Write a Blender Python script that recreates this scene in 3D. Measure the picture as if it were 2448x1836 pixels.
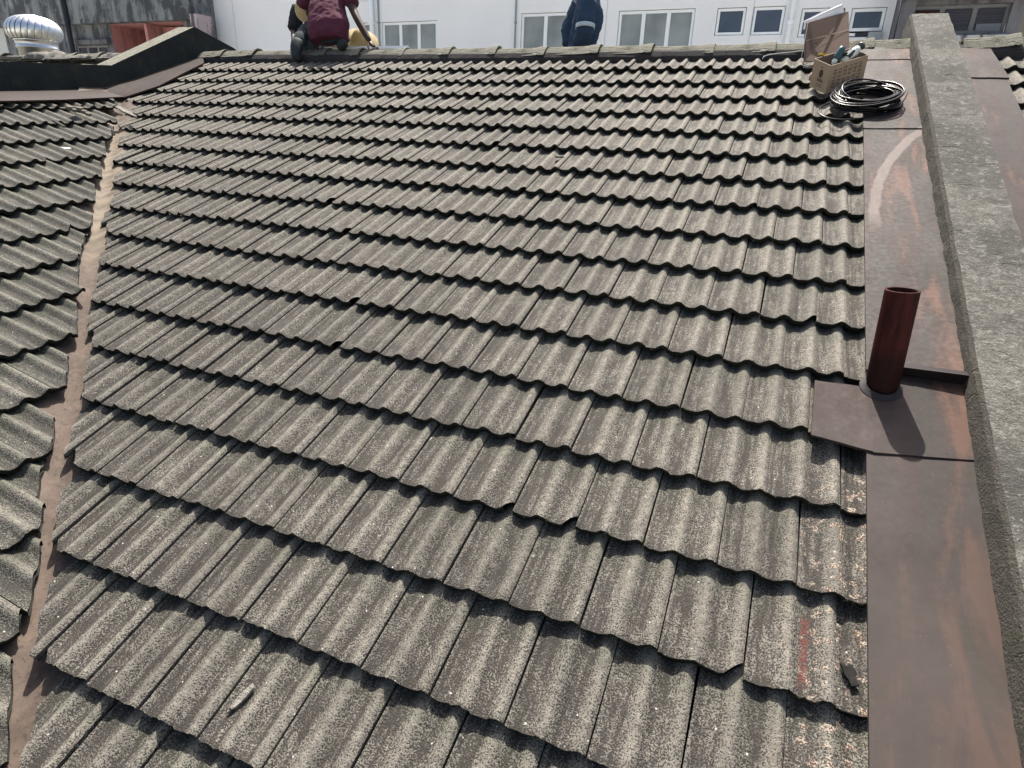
import bpy, bmesh, math, random
import numpy as np
from mathutils import Vector, Matrix, noise as mnoise
random.seed(7); np.random.seed(7)
scene = bpy.context.scene
for o in list(bpy.data.objects): bpy.data.objects.remove(o)
COL = scene.collection

# ------------------------------------------------------------------ camera
CAM = np.array([-0.27477244, -6.56294887, -0.78719770])
ROT = np.array([[0.92362136, 0.38165218, 0.03556957],      # camera right
                [0.17155874, -0.32862417, -0.92874849],    # camera down
                [-0.34276986, 0.86391422, -0.36900007]])   # camera forward
F, PW, PH = 1470.6245, 2448, 1836
cd = bpy.data.cameras.new('camera'); cam = bpy.data.objects.new('camera', cd); COL.objects.link(cam)
cd.sensor_width = 36; cd.lens = 36*F/PW; cd.clip_start = .05; cd.clip_end = 500
mw = Matrix.Identity(4)
for i in range(3):
    mw[i][0] = ROT[0][i]; mw[i][1] = -ROT[1][i]; mw[i][2] = -ROT[2][i]; mw[i][3] = CAM[i]
cam.matrix_world = mw
scene.camera = cam

# ------------------------------------------------------------------ light
SUN = np.array([-0.1587, 0.4596, 0.8738]); SUN /= np.linalg.norm(SUN)
SUN_EL, SUN_AZ = math.asin(SUN[2]), math.atan2(SUN[0], SUN[1])
w = bpy.data.worlds.new('World'); scene.world = w; w.use_nodes = True
nt = w.node_tree; bg = nt.nodes['Background']
sky = nt.nodes.new('ShaderNodeTexSky'); sky.sky_type = 'NISHITA'; sky.sun_disc = False
sky.sun_elevation = SUN_EL; sky.sun_rotation = SUN_AZ
sky.dust_density = 5.0; sky.air_density = 1.0; sky.ozone_density = 1.0
nt.links.new(sky.outputs[0], bg.inputs[0]); bg.inputs[1].default_value = .10
ld = bpy.data.lights.new('sun', 'SUN'); ld.energy = 4.6; ld.angle = math.radians(.55); ld.color = (1, .95, .87)
lo = bpy.data.objects.new('sun', ld); COL.objects.link(lo)
lo.rotation_euler = Vector(SUN.tolist()).to_track_quat('Z', 'Y').to_euler()
lo.location = (-3, 6, 14)
scene.view_settings.view_transform = 'Standard'; scene.view_settings.look = 'None'
scene.view_settings.exposure = 1.27; scene.view_settings.gamma = 1

# ------------------------------------------------------------------ frames of the two roof planes
NRM = np.array([0, -0.40063396, 0.91623820]); VD = np.array([0, -0.91623820, -0.40063396]); UX = np.array([1., 0, 0])
TW, GA = .245, .344624
LP0 = np.array([-7.05658353, -2.78247745, -0.54371329])
LD = np.array([-0.03146508, 0.99808171, 0.05331840])       # along the courses, away from the camera
LS = np.array([0.93170205, 0.04860166, -0.35995717])       # down the slope
LN = np.array([0.36185803, -0.03835078, 0.93144403])
VAL = np.array([.740, -.673, -.2943]); VAL /= np.linalg.norm(VAL)     # direction of the valley
VAL0 = np.array([-2.33, -5.72, -2.50])
def ray(px, py):
    d = np.array([(px-PW/2)/F, (py-PH/2)/F, 1.0]) @ ROT
    return d/np.linalg.norm(d)
def on(px, py, P, N):
    d = ray(px, py); return CAM + d*((P-CAM) @ N)/(d @ N)
def on_roof(px, py, h=0.): return on(px, py, NRM*h, NRM)
def on_left(px, py, h=0.): return on(px, py, LP0+LN*h, LN)
def at_y(px, py, Y): return on(px, py, np.array([0, Y, 0.]), np.array([0, 1., 0]))
def at_x(px, py, X): return on(px, py, np.array([X, 0, 0.]), np.array([1., 0, 0]))
def UV(u, v, h=0.): return UX*u + VD*v + NRM*h
def uv(P): return float(P[0]), float(P @ VD), float(P @ NRM)

# ------------------------------------------------------------------ objects
ORG = {}
def tag(o, label=None, cat=None, group=None, kind=None):
    if label: o['label'] = label
    if cat: o['category'] = cat
    if group: o['group'] = group
    if kind: o['kind'] = kind
    return o
def thing(name, loc, label, cat, group=None):
    o = bpy.data.objects.new(name, None); COL.objects.link(o); o.location = tuple(loc); o.empty_display_size = .1
    ORG[o.name] = np.array(loc, float)
    return tag(o, label, cat, group)
def link(name, me, parent=None, org=None):
    o = bpy.data.objects.new(name, me); COL.objects.link(o)
    if parent is not None:
        po = ORG[parent.name]; o.parent = parent
        if org is None: org = po
        o.location = tuple(np.array(org)-po)
    else:
        if org is None: org = np.zeros(3)
        o.location = tuple(org)
    ORG[o.name] = np.array(org, float)
    return o

class MB:
    def __init__(s): s.v = []; s.f = []; s.m = []; s.sm = []; s.cm = 0; s.cs = False; s.at = []
    def add(s, verts, faces):
        b = len(s.v); s.v += [tuple(map(float, q)) for q in verts]
        for f in faces: s.f.append([i+b for i in f]); s.m.append(s.cm); s.sm.append(s.cs)
        return b
    def box(s, c, size, ax=None):
        c = np.array(c, float); ax = np.eye(3) if ax is None else np.array(ax); h = np.array(size)/2
        vs = [c + ax[0]*h[0]*i + ax[1]*h[1]*j + ax[2]*h[2]*k for i in (-1, 1) for j in (-1, 1) for k in (-1, 1)]
        s.add(vs, [(0, 1, 3, 2), (4, 6, 7, 5), (0, 4, 5, 1), (2, 3, 7, 6), (0, 2, 6, 4), (1, 5, 7, 3)])
    def hexa(s, b, t):      # bottom quad, top quad (same order)
        s.add(list(b)+list(t), [(3, 2, 1, 0), (4, 5, 6, 7), (0, 1, 5, 4), (1, 2, 6, 5), (2, 3, 7, 6), (3, 0, 4, 7)])
    def quad(s, *q): s.add(q, [tuple(range(len(q)))])
    def prism(s, poly, d):
        n = len(poly); d = np.array(d); vs = [np.array(p) for p in poly]+[np.array(p)+d for p in poly]
        s.add(vs, [tuple(range(n))[::-1], tuple(range(n, 2*n))]+[(i, (i+1) % n, (i+1) % n+n, i+n) for i in range(n)])
    def tube(s, path, r, n=10, cap=True, closed=False):
        path = [np.array(p, float) for p in path]; k = len(path); rr = r if hasattr(r, '__len__') else [r]*k
        up = None; vs = []
        for i, p in enumerate(path):
            a = path[(i-1) % k] if (closed or i > 0) else p; b = path[(i+1) % k] if (closed or i < k-1) else p
            t = b-a; t /= (np.linalg.norm(t)+1e-12)
            if up is None: up = np.array([0, 0, 1.]) if abs(t[2]) < .9 else np.array([1., 0, 0])
            x = np.cross(up, t); x /= np.linalg.norm(x); y = np.cross(t, x); up = y
            for j in range(n):
                an = 2*math.pi*j/n; vs.append(p + (x*math.cos(an)+y*math.sin(an))*rr[i])
        fs = []
        for i in range(k if closed else k-1):
            for j in range(n):
                a = i*n+j; b = i*n+(j+1) % n; c = ((i+1) % k)*n+(j+1) % n; d = ((i+1) % k)*n+j
                fs.append((a, b, c, d))
        if cap and not closed: fs += [tuple(range(n))[::-1], tuple(range((k-1)*n, k*n))]
        o = s.cs; s.cs = True; s.add(vs, fs); s.cs = o
    def lathe(s, prof, base, ax=None, n=24):
        base = np.array(base); ax = np.eye(3) if ax is None else ax; vs = []; k = len(prof)
        for r, z in prof:
            for j in range(n):
                an = 2*math.pi*j/n; vs.append(base + ax[0]*r*math.cos(an)+ax[1]*r*math.sin(an)+ax[2]*z)
        fs = [(i*n+j, i*n+(j+1) % n, (i+1)*n+(j+1) % n, (i+1)*n+j) for i in range(k-1) for j in range(n)]
        o = s.cs; s.cs = True; s.add(vs, fs); s.cs = o
    def grid(s, P):         # P[i][j] points
        a, b = len(P), len(P[0]); vs = [q for r in P for q in r]
        s.add(vs, [(i*b+j, i*b+j+1, (i+1)*b+j+1, (i+1)*b+j) for i in range(a-1) for j in range(b-1)])
    def build(s, name, mats, parent=None, org=None):
        mats = mats if isinstance(mats, (list, tuple)) else [mats]
        o = np.array(org, float) if org is not None else (ORG[parent.name] if parent is not None else np.zeros(3))
        me = bpy.data.meshes.new(name)
        me.from_pydata([tuple(np.array(q)-o) for q in s.v], [], s.f)
        for m in mats: me.materials.append(m)
        me.polygons.foreach_set('material_index', s.m); me.polygons.foreach_set('use_smooth', s.sm)
        me.update()
        return link(name, me, parent, o)

# ------------------------------------------------------------------ materials
def mat(name):
    m = bpy.data.materials.new(name); m.use_nodes = True
    t = m.node_tree; b = t.nodes['Principled BSDF']
    return m, t, b
class NT:
    def __init__(s, t): s.t = t
    def n(s, ty, **k):
        x = s.t.nodes.new(ty)
        for a, v in k.items(): setattr(x, a, v)
        return x
    def set(s, sock, v):
        if isinstance(v, bpy.types.NodeSocket): s.t.links.new(v, sock)
        elif isinstance(v, (tuple, list)) and len(v) == 3 and sock.type == 'RGBA': sock.default_value = (*v, 1)
        else: sock.default_value = v
    def co(s): return s.n('ShaderNodeTexCoord').outputs['Object']
    def attr(s, nm): return s.n('ShaderNodeAttribute', attribute_name=nm).outputs['Fac']
    def mapv(s, v, sc=(1, 1, 1), rot=(0, 0, 0), loc=(0, 0, 0)):
        x = s.n('ShaderNodeMapping'); s.set(x.inputs[0], v); x.inputs[3].default_value = sc; x.inputs[2].default_value = rot; x.inputs[1].default_value = loc
        return x.outputs[0]
    def noise(s, v, sc, det=3, ro=.55, col=False, dist=0):
        x = s.n('ShaderNodeTexNoise'); s.set(x.inputs['Vector'], v); x.inputs['Scale'].default_value = sc
        x.inputs['Detail'].default_value = det; x.inputs['Roughness'].default_value = ro; x.inputs['Distortion'].default_value = dist
        return x.outputs['Color' if col else 'Fac']
    def voro(s, v, sc, out='Distance', feat='F1'):
        x = s.n('ShaderNodeTexVoronoi', feature=feat); s.set(x.inputs['Vector'], v); x.inputs['Scale'].default_value = sc
        return x.outputs[out]
    def math(s, op, a, b=0., c=0.):
        x = s.n('ShaderNodeMath', operation=op); s.set(x.inputs[0], a); s.set(x.inputs[1], b); s.set(x.inputs[2], c); return x.outputs[0]
    def ramp(s, f, lo, hi, a=0., b=1.):
        x = s.n('ShaderNodeMapRange', clamp=True); s.set(x.inputs[0], f); x.inputs[1].default_value = lo; x.inputs[2].default_value = hi
        x.inputs[3].default_value = a; x.inputs[4].default_value = b; return x.outputs[0]
    def mix(s, f, a, b):
        x = s.n('ShaderNodeMix', data_type='RGBA'); s.set(x.inputs[0], f); s.set(x.inputs[6], a); s.set(x.inputs[7], b); return x.outputs[2]
    def mul(s, a, b):
        x = s.n('ShaderNodeMix', data_type='RGBA', blend_type='MULTIPLY'); x.inputs[0].default_value = 1; s.set(x.inputs[6], a); s.set(x.inputs[7], b); return x.outputs[2]
    def bump(s, h, st=.3, dist=.01):
        x = s.n('ShaderNodeBump'); s.set(x.inputs['Height'], h); x.inputs['Strength'].default_value = st; x.inputs['Distance'].default_value = dist; return x.outputs[0]
    def xyz(s, v): return s.n('ShaderNodeSeparateXYZ').outputs if False else s._x(v)
    def _x(s, v):
        x = s.n('ShaderNodeSeparateXYZ'); s.set(x.inputs[0], v); return x.outputs
def simple(name, col, rough=.6, var=.12, sc=6, bump=0, bsc=60, metal=0, spec=.2):
    m, t, b = mat(name); N = NT(t); c = N.co()
    f = N.noise(c, sc, 4)
    k = N.ramp(f, .3, .7, 1-var, 1+var)
    cc = N.n('ShaderNodeCombineColor'); [N.set(cc.inputs[i], k) for i in range(3)]
    N.set(b.inputs['Base Color'], N.mul(col, cc.outputs[0]))
    b.inputs['Roughness'].default_value = rough; b.inputs['Metallic'].default_value = metal; b.inputs['Specular IOR Level'].default_value = spec
    if bump: N.set(b.inputs['Normal'], N.bump(N.noise(c, bsc, 3), bump, .004))
    return m

def tile_material(name, greener=0.):
    m, t, b = mat(name); N = NT(t); c = N.co()
    tx, tv, tr, te = N.attr('tx'), N.attr('tv'), N.attr('tr'), N.attr('te')
    hgt = N.attr('th')
    big = N.noise(c, 1.1, 3); mid = N.noise(c, 9, 3)
    streak = N.noise(N.mapv(c, (55, 5, 5)) if not greener else N.mapv(c, (5, 55, 5)), 1, 3)
    # lichen: fine speckle, denser on the rolls
    sp1 = N.noise(c, 185, 1, .5); sp2 = N.noise(c, 360, 1, .5)
    sp = N.math('ADD', N.math('MULTIPLY', sp1, .6), N.math('MULTIPLY', sp2, .4))
    thr = N.math('ADD', .498, N.math('MULTIPLY', N.math('SUBTRACT', hgt, .42), -.092))
    P_ = N.xyz(c)
    thr = N.math('ADD', thr, N.ramp(P_[1], -4.5, -.6, .010, -.034)); thr = N.math('ADD', thr, N.ramp(P_[0], -2.6, -.2, .004, -.022))
    thr = N.math('ADD', thr, N.math('MULTIPLY', N.math('SUBTRACT', streak, .5), .15))
    thr = N.math('ADD', thr, N.math('MULTIPLY', N.math('SUBTRACT', mid, .5), .10))
    thr = N.math('ADD', thr, N.math('MULTIPLY', N.math('SUBTRACT', tr, .5), .03))
    thr = N.math('ADD', thr, N.math('MULTIPLY', N.math('SUBTRACT', big, .5), .10))
    lower = N.ramp(tv, .93, 1.0, 0, .06)
    thr = N.math('ADD', thr, lower)
    d = N.math('SUBTRACT', sp, thr)
    lich = N.ramp(d, -.035, .04)
    dark = N.mix(N.ramp(mid, .35, .65), (.0205, .0187, .0158), (.0335, .0305, .026))
    dark = N.mix(N.ramp(N.noise(c, 2.3, 3), .45, .7), dark, (.029, .026, .0232))
    lite = N.mix(N.ramp(N.noise(c, 40, 2), .3, .7), (.104, .095, .079), (.178, .164, .137))
    col = N.mix(lich, dark, lite)
    # dirt lying in the troughs beside the rolls
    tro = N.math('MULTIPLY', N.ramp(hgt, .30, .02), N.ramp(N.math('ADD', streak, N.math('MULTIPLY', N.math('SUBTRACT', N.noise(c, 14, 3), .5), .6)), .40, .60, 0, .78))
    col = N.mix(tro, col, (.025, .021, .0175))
    # moss creeping down from under the course above
    ms = N.math('ADD', N.ramp(tv, .18, .55, 1, 0), N.math('MULTIPLY', N.math('SUBTRACT', N.noise(c, 22, 4), .5), 1.5))
    mossf = N.ramp(ms, .5, 1.15, 0, .34+greener*.24)
    col = N.mix(mossf, col, N.mix(lich, (.016, .019, .013), (.078, .083, .056)))
    if greener: col = N.mix(.22, col, N.mix(lich, (.020, .024, .018), (.100, .105, .084)))
    tb = N.ramp(tr, 0, 1, .80, 1.16); tc_ = N.n('ShaderNodeCombineColor'); [N.set(tc_.inputs[i], tb) for i in range(3)]; col = N.mul(col, tc_.outputs[0])
    # lower edges near black: moss, with their shade put into the colour
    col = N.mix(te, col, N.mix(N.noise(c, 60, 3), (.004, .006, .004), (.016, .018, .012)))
    # pale bits
    wv = N.voro(c, 17); col = N.mix(N.math('MULTIPLY', N.ramp(wv, .045, .06, 1, 0), .8), col, (.42, .40, .36))
    if not greener:
        # old red paint line and rusty peeling near the right-hand flashing
        X = N.xyz(c)
        x, y = X[0], X[1]
        wob = N.math('MULTIPLY', N.math('SUBTRACT', N.noise(c, 60, 3), .5), .012)
        ra, rb = on_roof(1931, 1448, .01), on_roof(1919, 1640, .01)
        a = N.math('ABSOLUTE', N.math('SUBTRACT', N.math('ADD', x, wob), float(ra[0]+rb[0])/2))
        redline = N.math('MULTIPLY', N.ramp(a, .011, .013, 1, 0), N.math('MULTIPLY', N.ramp(y, float(ra[1])-.005, float(ra[1]), 1, 0), N.ramp(y, float(rb[1]), float(rb[1])+.03)))
        redline = N.math('MULTIPLY', redline, N.math('MULTIPLY', N.ramp(N.noise(c, 70, 2), .36, .50), .65))
        col = N.mix(redline, col, (.10, .030, .023))
        edge = N.math('MULTIPLY', N.ramp(x, -.06, .12), N.math('MULTIPLY', N.ramp(y, -4.1, -4.4), 1.))
        patch = N.ramp(N.noise(c, 30, 3), .56, .62)
        col = N.mix(N.math('MULTIPLY', N.math('MULTIPLY', edge, patch), .75), col, N.mix(N.ramp(sp1, .5, .55), (.10, .05, .035), (.36, .32, .25)))
    N.set(b.inputs['Base Color'], col)
    b.inputs['Roughness'].default_value = .8; b.inputs['Specular IOR Level'].default_value = .22
    N.set(b.inputs['Normal'], N.bump(N.math('ADD', sp, N.math('MULTIPLY', sp1, .5)), .55, .006))
    return m
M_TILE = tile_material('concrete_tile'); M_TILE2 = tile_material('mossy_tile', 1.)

def circ(p, q, r):
    (ax, ay), (bx, by), (cx, cy) = p, q, r; d = 2*(ax*(by-cy)+bx*(cy-ay)+cx*(ay-by))
    ux = ((ax*ax+ay*ay)*(by-cy)+(bx*bx+by*by)*(cy-ay)+(cx*cx+cy*cy)*(ay-by))/d; uy = ((ax*ax+ay*ay)*(cx-bx)+(bx*bx+by*by)*(ax-cx)+(cx*cx+cy*cy)*(bx-ax))/d
    return ux, uy, math.hypot(ax-ux, ay-uy)
SCR = circ(*[tuple(on_roof(x, y, .03)[:2]) for x, y in ((2172, 335), (2118, 400), (2090, 520))])
def metal_sheet(name, pinkness, streakdir):
    m, t, b = mat(name); N = NT(t); c = N.co()
    st = N.mapv(c, streakdir[1], streakdir[0])
    s1 = N.noise(st, 1, 4, .55, dist=.6); s2 = N.noise(N.mapv(c, (3, 3, 3)), 1, 4); f = N.noise(c, 45, 4)
    col = N.mix(N.ramp(s2, .3, .7), (.024, .0155, .0135), (.043, .029, .0255))
    col = N.mix(N.ramp(s1, .48, .60, 0, .8), col, (.028, .025, .022))
    P_ = N.xyz(c)
    pk = N.math('ADD', s1, N.math('MULTIPLY', N.math('SUBTRACT', f, .5), .12)); pk = N.math('ADD', N.math('ADD', pk, N.ramp(P_[0], .24, .53, .10, -.095)), N.ramp(P_[0], .6, .7, 0, .14)); pk = N.math('ADD', pk, N.ramp(P_[1], -4.15, -4.5, 0, -.04))
    col = N.mix(N.ramp(pk, .39+.05*pinkness, .27+.05*pinkness, 0, .75), col, (.098, .050, .034))
    col = N.mix(N.ramp(N.noise(c, 90, 3), .60, .70, 0, .35), col, (.085, .073, .069))
    col = N.mix(N.math('MULTIPLY', N.ramp(N.voro(c, 26), .05, .07, 1, 0), .45), col, (.14, .125, .12))
    # greyer, dustier towards the eaves; pale curved scrape on the middle sheet
    col = N.mix(N.ramp(P_[1], -3.9, -4.6, 0, .6), col, N.mix(N.ramp(s2, .35, .65), (.040, .034, .030), (.056, .047, .042)))
    dx = N.math('SUBTRACT', P_[0], SCR[0]); dy = N.math('SUBTRACT', P_[1], SCR[1])
    rad = N.math('SQRT', N.math('ADD', N.math('MULTIPLY', dx, dx), N.math('MULTIPLY', dy, dy)))
    rad = N.math('ADD', rad, N.math('MULTIPLY', N.math('SUBTRACT', N.noise(c, 9, 3), .5), .03))
    sc_ = N.ramp(N.math('ABSOLUTE', N.math('SUBTRACT', rad, SCR[2])), .022, .034, 1, 0)
    sc_ = N.math('MULTIPLY', sc_, N.math('MULTIPLY', N.ramp(P_[0], .200, .215), N.math('MULTIPLY', N.ramp(P_[1], -1.40, -1.48), N.ramp(P_[1], -2.75, -2.55))))
    col = N.mix(N.math('MULTIPLY', sc_, .75), col, (.135, .108, .098))
    N.set(b.inputs['Base Color'], col)
    N.set(b.inputs['Roughness'], N.ramp(f, .3, .7, .58, .72)); b.inputs['Specular IOR Level'].default_value = .16
    N.set(b.inputs['Normal'], N.bump(N.math('ADD', N.math('MULTIPLY', N.noise(c, 4, 2), 1.), N.math('MULTIPLY', f, .05)), .22, .02))
    return m
M_FLASH = metal_sheet('painted_flashing', 1., ((0, 0, math.radians(-28)), (9, 1.6, 1.6)))
m, t, b = mat('valley_metal'); N = NT(t); c = N.co(); yy = N.xyz(c)[1]
n1 = N.noise(c, 5, 4); n2 = N.noise(c, 28, 4); n3 = N.noise(N.mapv(c, (14, 4, 4), (0, 0, math.radians(45))), 1, 3)
brown = N.mix(N.ramp(n1, .35, .65), (.060, .045, .036), (.098, .074, .060)); brown = N.mix(N.ramp(N.noise(c, 60, 3), .56, .66, 0, .6), brown, (.03, .027, .022)); brown = N.mix(N.ramp(n2, .5, .7, 0, .6), brown, (.125, .092, .072))
dust = N.mix(N.ramp(n3, .35, .65), (.085, .068, .050), (.165, .135, .102))
up_ = N.math('ADD', yy, N.math('MULTIPLY', N.math('SUBTRACT', n1, .5), 1.6))
wsel = N.math('MULTIPLY', N.ramp(up_, -3.95, -3.45), N.ramp(N.math('ADD', up_, 0.), -1.6, -2.1))
N.set(b.inputs['Base Color'], N.mix(wsel, brown, dust)); b.inputs['Roughness'].default_value = .75; b.inputs['Specular IOR Level'].default_value = .15
N.set(b.inputs['Normal'], N.bump(N.math('ADD', n1, N.math('MULTIPLY', n2, .15)), .4, .02)); M_VALLEY = m

def concrete(name, c0, c1, c2, crackdir=(1.3, 6, 1.3), moss=.0, dark=0., crack=.7, bstr=.8, grain=.6, k=.40):
    c0, c1, c2 = [tuple(x*k for x in q) for q in (c0, c1, c2)]
    m, t, b = mat(name); N = NT(t); c = N.co()
    a = N.noise(c, 2.6, 5, .65); f = N.noise(c, 38, 5, .7); g = N.noise(c, 120, 3, .6)
    col = N.mix(N.ramp(a, .34, .66), c0, c1)
    col = N.mix(N.ramp(f, .45, .62), col, c2)
    col = N.mix(N.math('MULTIPLY', N.ramp(g, .56, .66), grain), col, (.19, .182, .155))
    col = N.mix(N.ramp(g, .44, .34, 0, .55), col, (.034, .032, .027))
    cr = N.noise(N.mapv(c, crackdir), 1, 4, .5, dist=.3)
    line = N.ramp(N.math('ABSOLUTE', N.math('SUBTRACT', cr, .5)), .002, .008, 1, 0)
    line = N.math('MULTIPLY', line, N.ramp(N.noise(c, 2.6, 2), .50, .60))
    col = N.mix(N.math('MULTIPLY', line, crack), col, (.016, .015, .012))
    if dark: col = N.mix(N.ramp(N.math('ADD', N.noise(c, 1.7, 5, .7), N.ramp(N.xyz(c)[1], -5.4, -8.0, 0, .0)), .46, .60, 0, .75), col, (.042, .041, .036)); col = N.mix(N.ramp(N.noise(c, 16, 5, .75), .50, .60, 0, .6), col, (.05, .048, .041)); col = N.mix(N.ramp(N.noise(N.mapv(c, (1, 1, 1), loc=(3, 1, 7)), 22, 5, .75), .54, .64, 0, .6), col, (.20, .195, .172)); col = N.mix(N.ramp(N.voro(c, 48), .16, .10, 0, .55), col, (.02, .019, .017)); col = N.mix(N.ramp(N.noise(c, 62, 3), .62, .70, 0, .45), col, (.22, .215, .195))
    if moss: col = N.mix(N.ramp(N.noise(c, 5, 5, .7), .62-moss*.3, .78-moss*.3, 0, .75), col, (.038, .043, .019))
    N.set(b.inputs['Base Color'], col); b.inputs['Roughness'].default_value = .92; b.inputs['Specular IOR Level'].default_value = .2
    hh = N.math('ADD', N.math('ADD', f, N.math('MULTIPLY', g, .8)), N.math('MULTIPLY', line, -1.0))
    N.set(b.inputs['Normal'], N.bump(hh, bstr, .012))
    return m
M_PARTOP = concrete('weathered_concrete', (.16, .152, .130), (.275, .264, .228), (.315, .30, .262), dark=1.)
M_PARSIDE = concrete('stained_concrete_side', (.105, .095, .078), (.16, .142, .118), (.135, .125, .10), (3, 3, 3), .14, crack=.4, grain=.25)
M_LWALLTOP = concrete('lichen_coping', (.23, .22, .165), (.33, .32, .25), (.42, .41, .33), moss=.1, k=.5)
M_LWALL = concrete('black_stained_wall', (.018, .024, .026), (.045, .056, .058), (.034, .044, .042), (1, 1, 1), .18, crack=.2, bstr=.6, grain=.10, k=.5)
M_RIDGE = concrete('ridge_concrete', (.25, .24, .18), (.34, .33, .26), (.40, .385, .31), (1, 1, 1), .35, crack=.1, k=.45)
M_MORTAR = concrete('dark_mortar', (.05, .046, .046), (.085, .078, .078), (.07, .064, .064), (3, 3, 3), crack=.3, grain=.1, k=.45)
M_MORTARL = concrete('pale_mortar', (.25, .24, .21), (.36, .34, .30), (.44, .43, .38), (3, 3, 3), crack=.3)

# ------------------------------------------------------------------ tiles
def bumpf(d): return 0 if abs(d) >= 1 else (.5*(1+math.cos(math.pi*d)))**.95
def prof(x):
    h = .0265*bumpf((x-.445)/.195) + .0265*bumpf((x-.915)/.180)
    if x < .07: h = max(h, .007*min(1, (.07-x)/.035))
    return h
XS = [0, .03, .05, .08, .14, .20, .25, .29, .33, .37, .40, .435, .47, .50, .54, .58, .62, .68, .74, .78, .82, .86, .905, .94, .97, 1.0]
TS = [0, .3, .55, .75, .88, .95, 1.0]
LEN = .40; OV = LEN-GA; TH = .025; STEP = .037
class Tiles:
    """collects roof tiles as one mesh: each is a pressed sheet with a thick lower edge"""
    def __init__(s): s.v = []; s.f = []; s.a = []
    def raw(s, verts, faces, attrs):
        b = len(s.v); s.v += verts; s.a += attrs; s.f += [[i+b for i in f] for f in faces]
    def tile(s, O, U, V, Nn, u0, v1, clips=None, length=LEN, flip=False, jit=1., solid=False):
        rnd = random.random(); du = max(-.002, min(.002, random.gauss(0, .0012)))*jit; dv = random.gauss(0, .0023)*jit; dh = random.gauss(0, .0011)*jit
        ro = random.gauss(0, .004)*jit; tl = random.gauss(0, .0022)*jit
        vs, at = [], []
        nx, ny = len(XS), len(TS); seed = random.random()*99
        k = length/LEN
        def P(x, tt, dz):
            uu = (x-.5)*TW*.983; vv = -(1-tt)*length
            hh = prof(x) - STEP*(1-tt)*length/GA + dh + tl*(x-.5)*2 + dz
            if tt == 1.0: vv += .0035*mnoise.noise((x*9+seed, seed, 0)) + .0042*mnoise.noise((x*34+seed, seed, 3))
            return O + U*(u0+TW/2+du+uu-ro*vv) + V*(v1+dv+vv+ro*uu) + Nn*(hh-.009)
        for tt in TS:
            for x in XS:
                vs.append(P(x, tt, 0)); at.append((x, 1-(1-tt)*length/GA, rnd, 0., min(1, prof(x)/.0265)))
        fs = [(j*nx+i, j*nx+i+1, (j+1)*nx+i+1, (j+1)*nx+i) for j in range(ny-1) for i in range(nx-1)]
        b = len(vs)
        # lower (front) edge
        for x in XS:
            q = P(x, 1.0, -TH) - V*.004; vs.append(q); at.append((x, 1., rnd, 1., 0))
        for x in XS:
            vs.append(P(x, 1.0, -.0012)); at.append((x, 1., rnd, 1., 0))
        fr = (ny-1)*nx
        fs += [(fr+i, fr+i+1, b+nx+i+1, b+nx+i) for i in range(nx-1)]
        fs += [(b+nx+i, b+nx+i+1, b+i+1, b+i) for i in range(nx-1)]
        # sides
        for side, xi in ((0, 0), (1, nx-1)):
            b2 = len(vs)
            for tt in TS: vs.append(P(XS[xi], tt, -TH)); at.append((XS[xi], .8, rnd, .8, 0))
            for j in range(ny-1):
                q = (j*nx+xi, (j+1)*nx+xi, b2+j+1, b2+j); fs.append(q if side == 0 else q[::-1])
        if clips or solid:
            b3 = len(vs)
            for tt in TS:
                for x in XS: vs.append(P(x, tt, -TH)); at.append((x, .5, rnd, 1., 0))
            fs += [(b3+j*nx+i, b3+(j+1)*nx+i, b3+(j+1)*nx+i+1, b3+j*nx+i+1) for j in range(ny-1) for i in range(nx-1)]
        if flip: fs = [f[::-1] for f in fs]
        if clips:
            bm = bmesh.new(); ls = [bm.verts.layers.float.new(n) for n in ('a', 'b', 'c', 'd', 'e')]
            bv = []
            for q, a in zip(vs, at):
                x = bm.verts.new(q.tolist())
                for l, val in zip(ls, a): x[l] = val
                bv.append(x)
            for f in fs:
                try: bm.faces.new([bv[i] for i in f])
                except ValueError: pass
            for kind, pc, pn in clips:
                if kind == 'plane':
                    g = bm.verts[:]+bm.edges[:]+bm.faces[:]
                    r = bmesh.ops.bisect_plane(bm, geom=g, dist=1e-6, plane_co=pc.tolist(), plane_no=pn.tolist(), clear_outer=True)
                    ed = [e for e in r['geom_cut'] if isinstance(e, bmesh.types.BMEdge)]
                else:           # corner chip: split by two planes, drop the part outside both
                    g = bm.verts[:]+bm.edges[:]+bm.faces[:]
                    bmesh.ops.bisect_plane(bm, geom=g, dist=1e-6, plane_co=pc[0].tolist(), plane_no=pn[0].tolist())
                    g = bm.verts[:]+bm.edges[:]+bm.faces[:]
                    bmesh.ops.bisect_plane(bm, geom=g, dist=1e-6, plane_co=pc[1].tolist(), plane_no=pn[1].tolist())
                    kill = []
                    for f in bm.faces:
                        cc = np.array(f.calc_center_median())
                        if (cc-pc[0]) @ pn[0] > 0 and (cc-pc[1]) @ pn[1] > 0: kill.append(f)
                    bmesh.ops.delete(bm, geom=kill, context='FACES')
                    lo = [v for v in bm.verts if not v.link_faces]
                    bmesh.ops.delete(bm, geom=lo, context='VERTS')
                    ed = []
                if ed:
                    try: bmesh.ops.holes_fill(bm, edges=ed, sides=0)
                    except Exception: pass
            bm.verts.index_update()
            vs = [np.array(x.co) for x in bm.verts]; at = [tuple(x[l] for l in ls) for x in bm.verts]
            fs = [[x.index for x in f.verts] for f in bm.faces]
            bm.free()
        s.raw(vs, fs, at)
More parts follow.
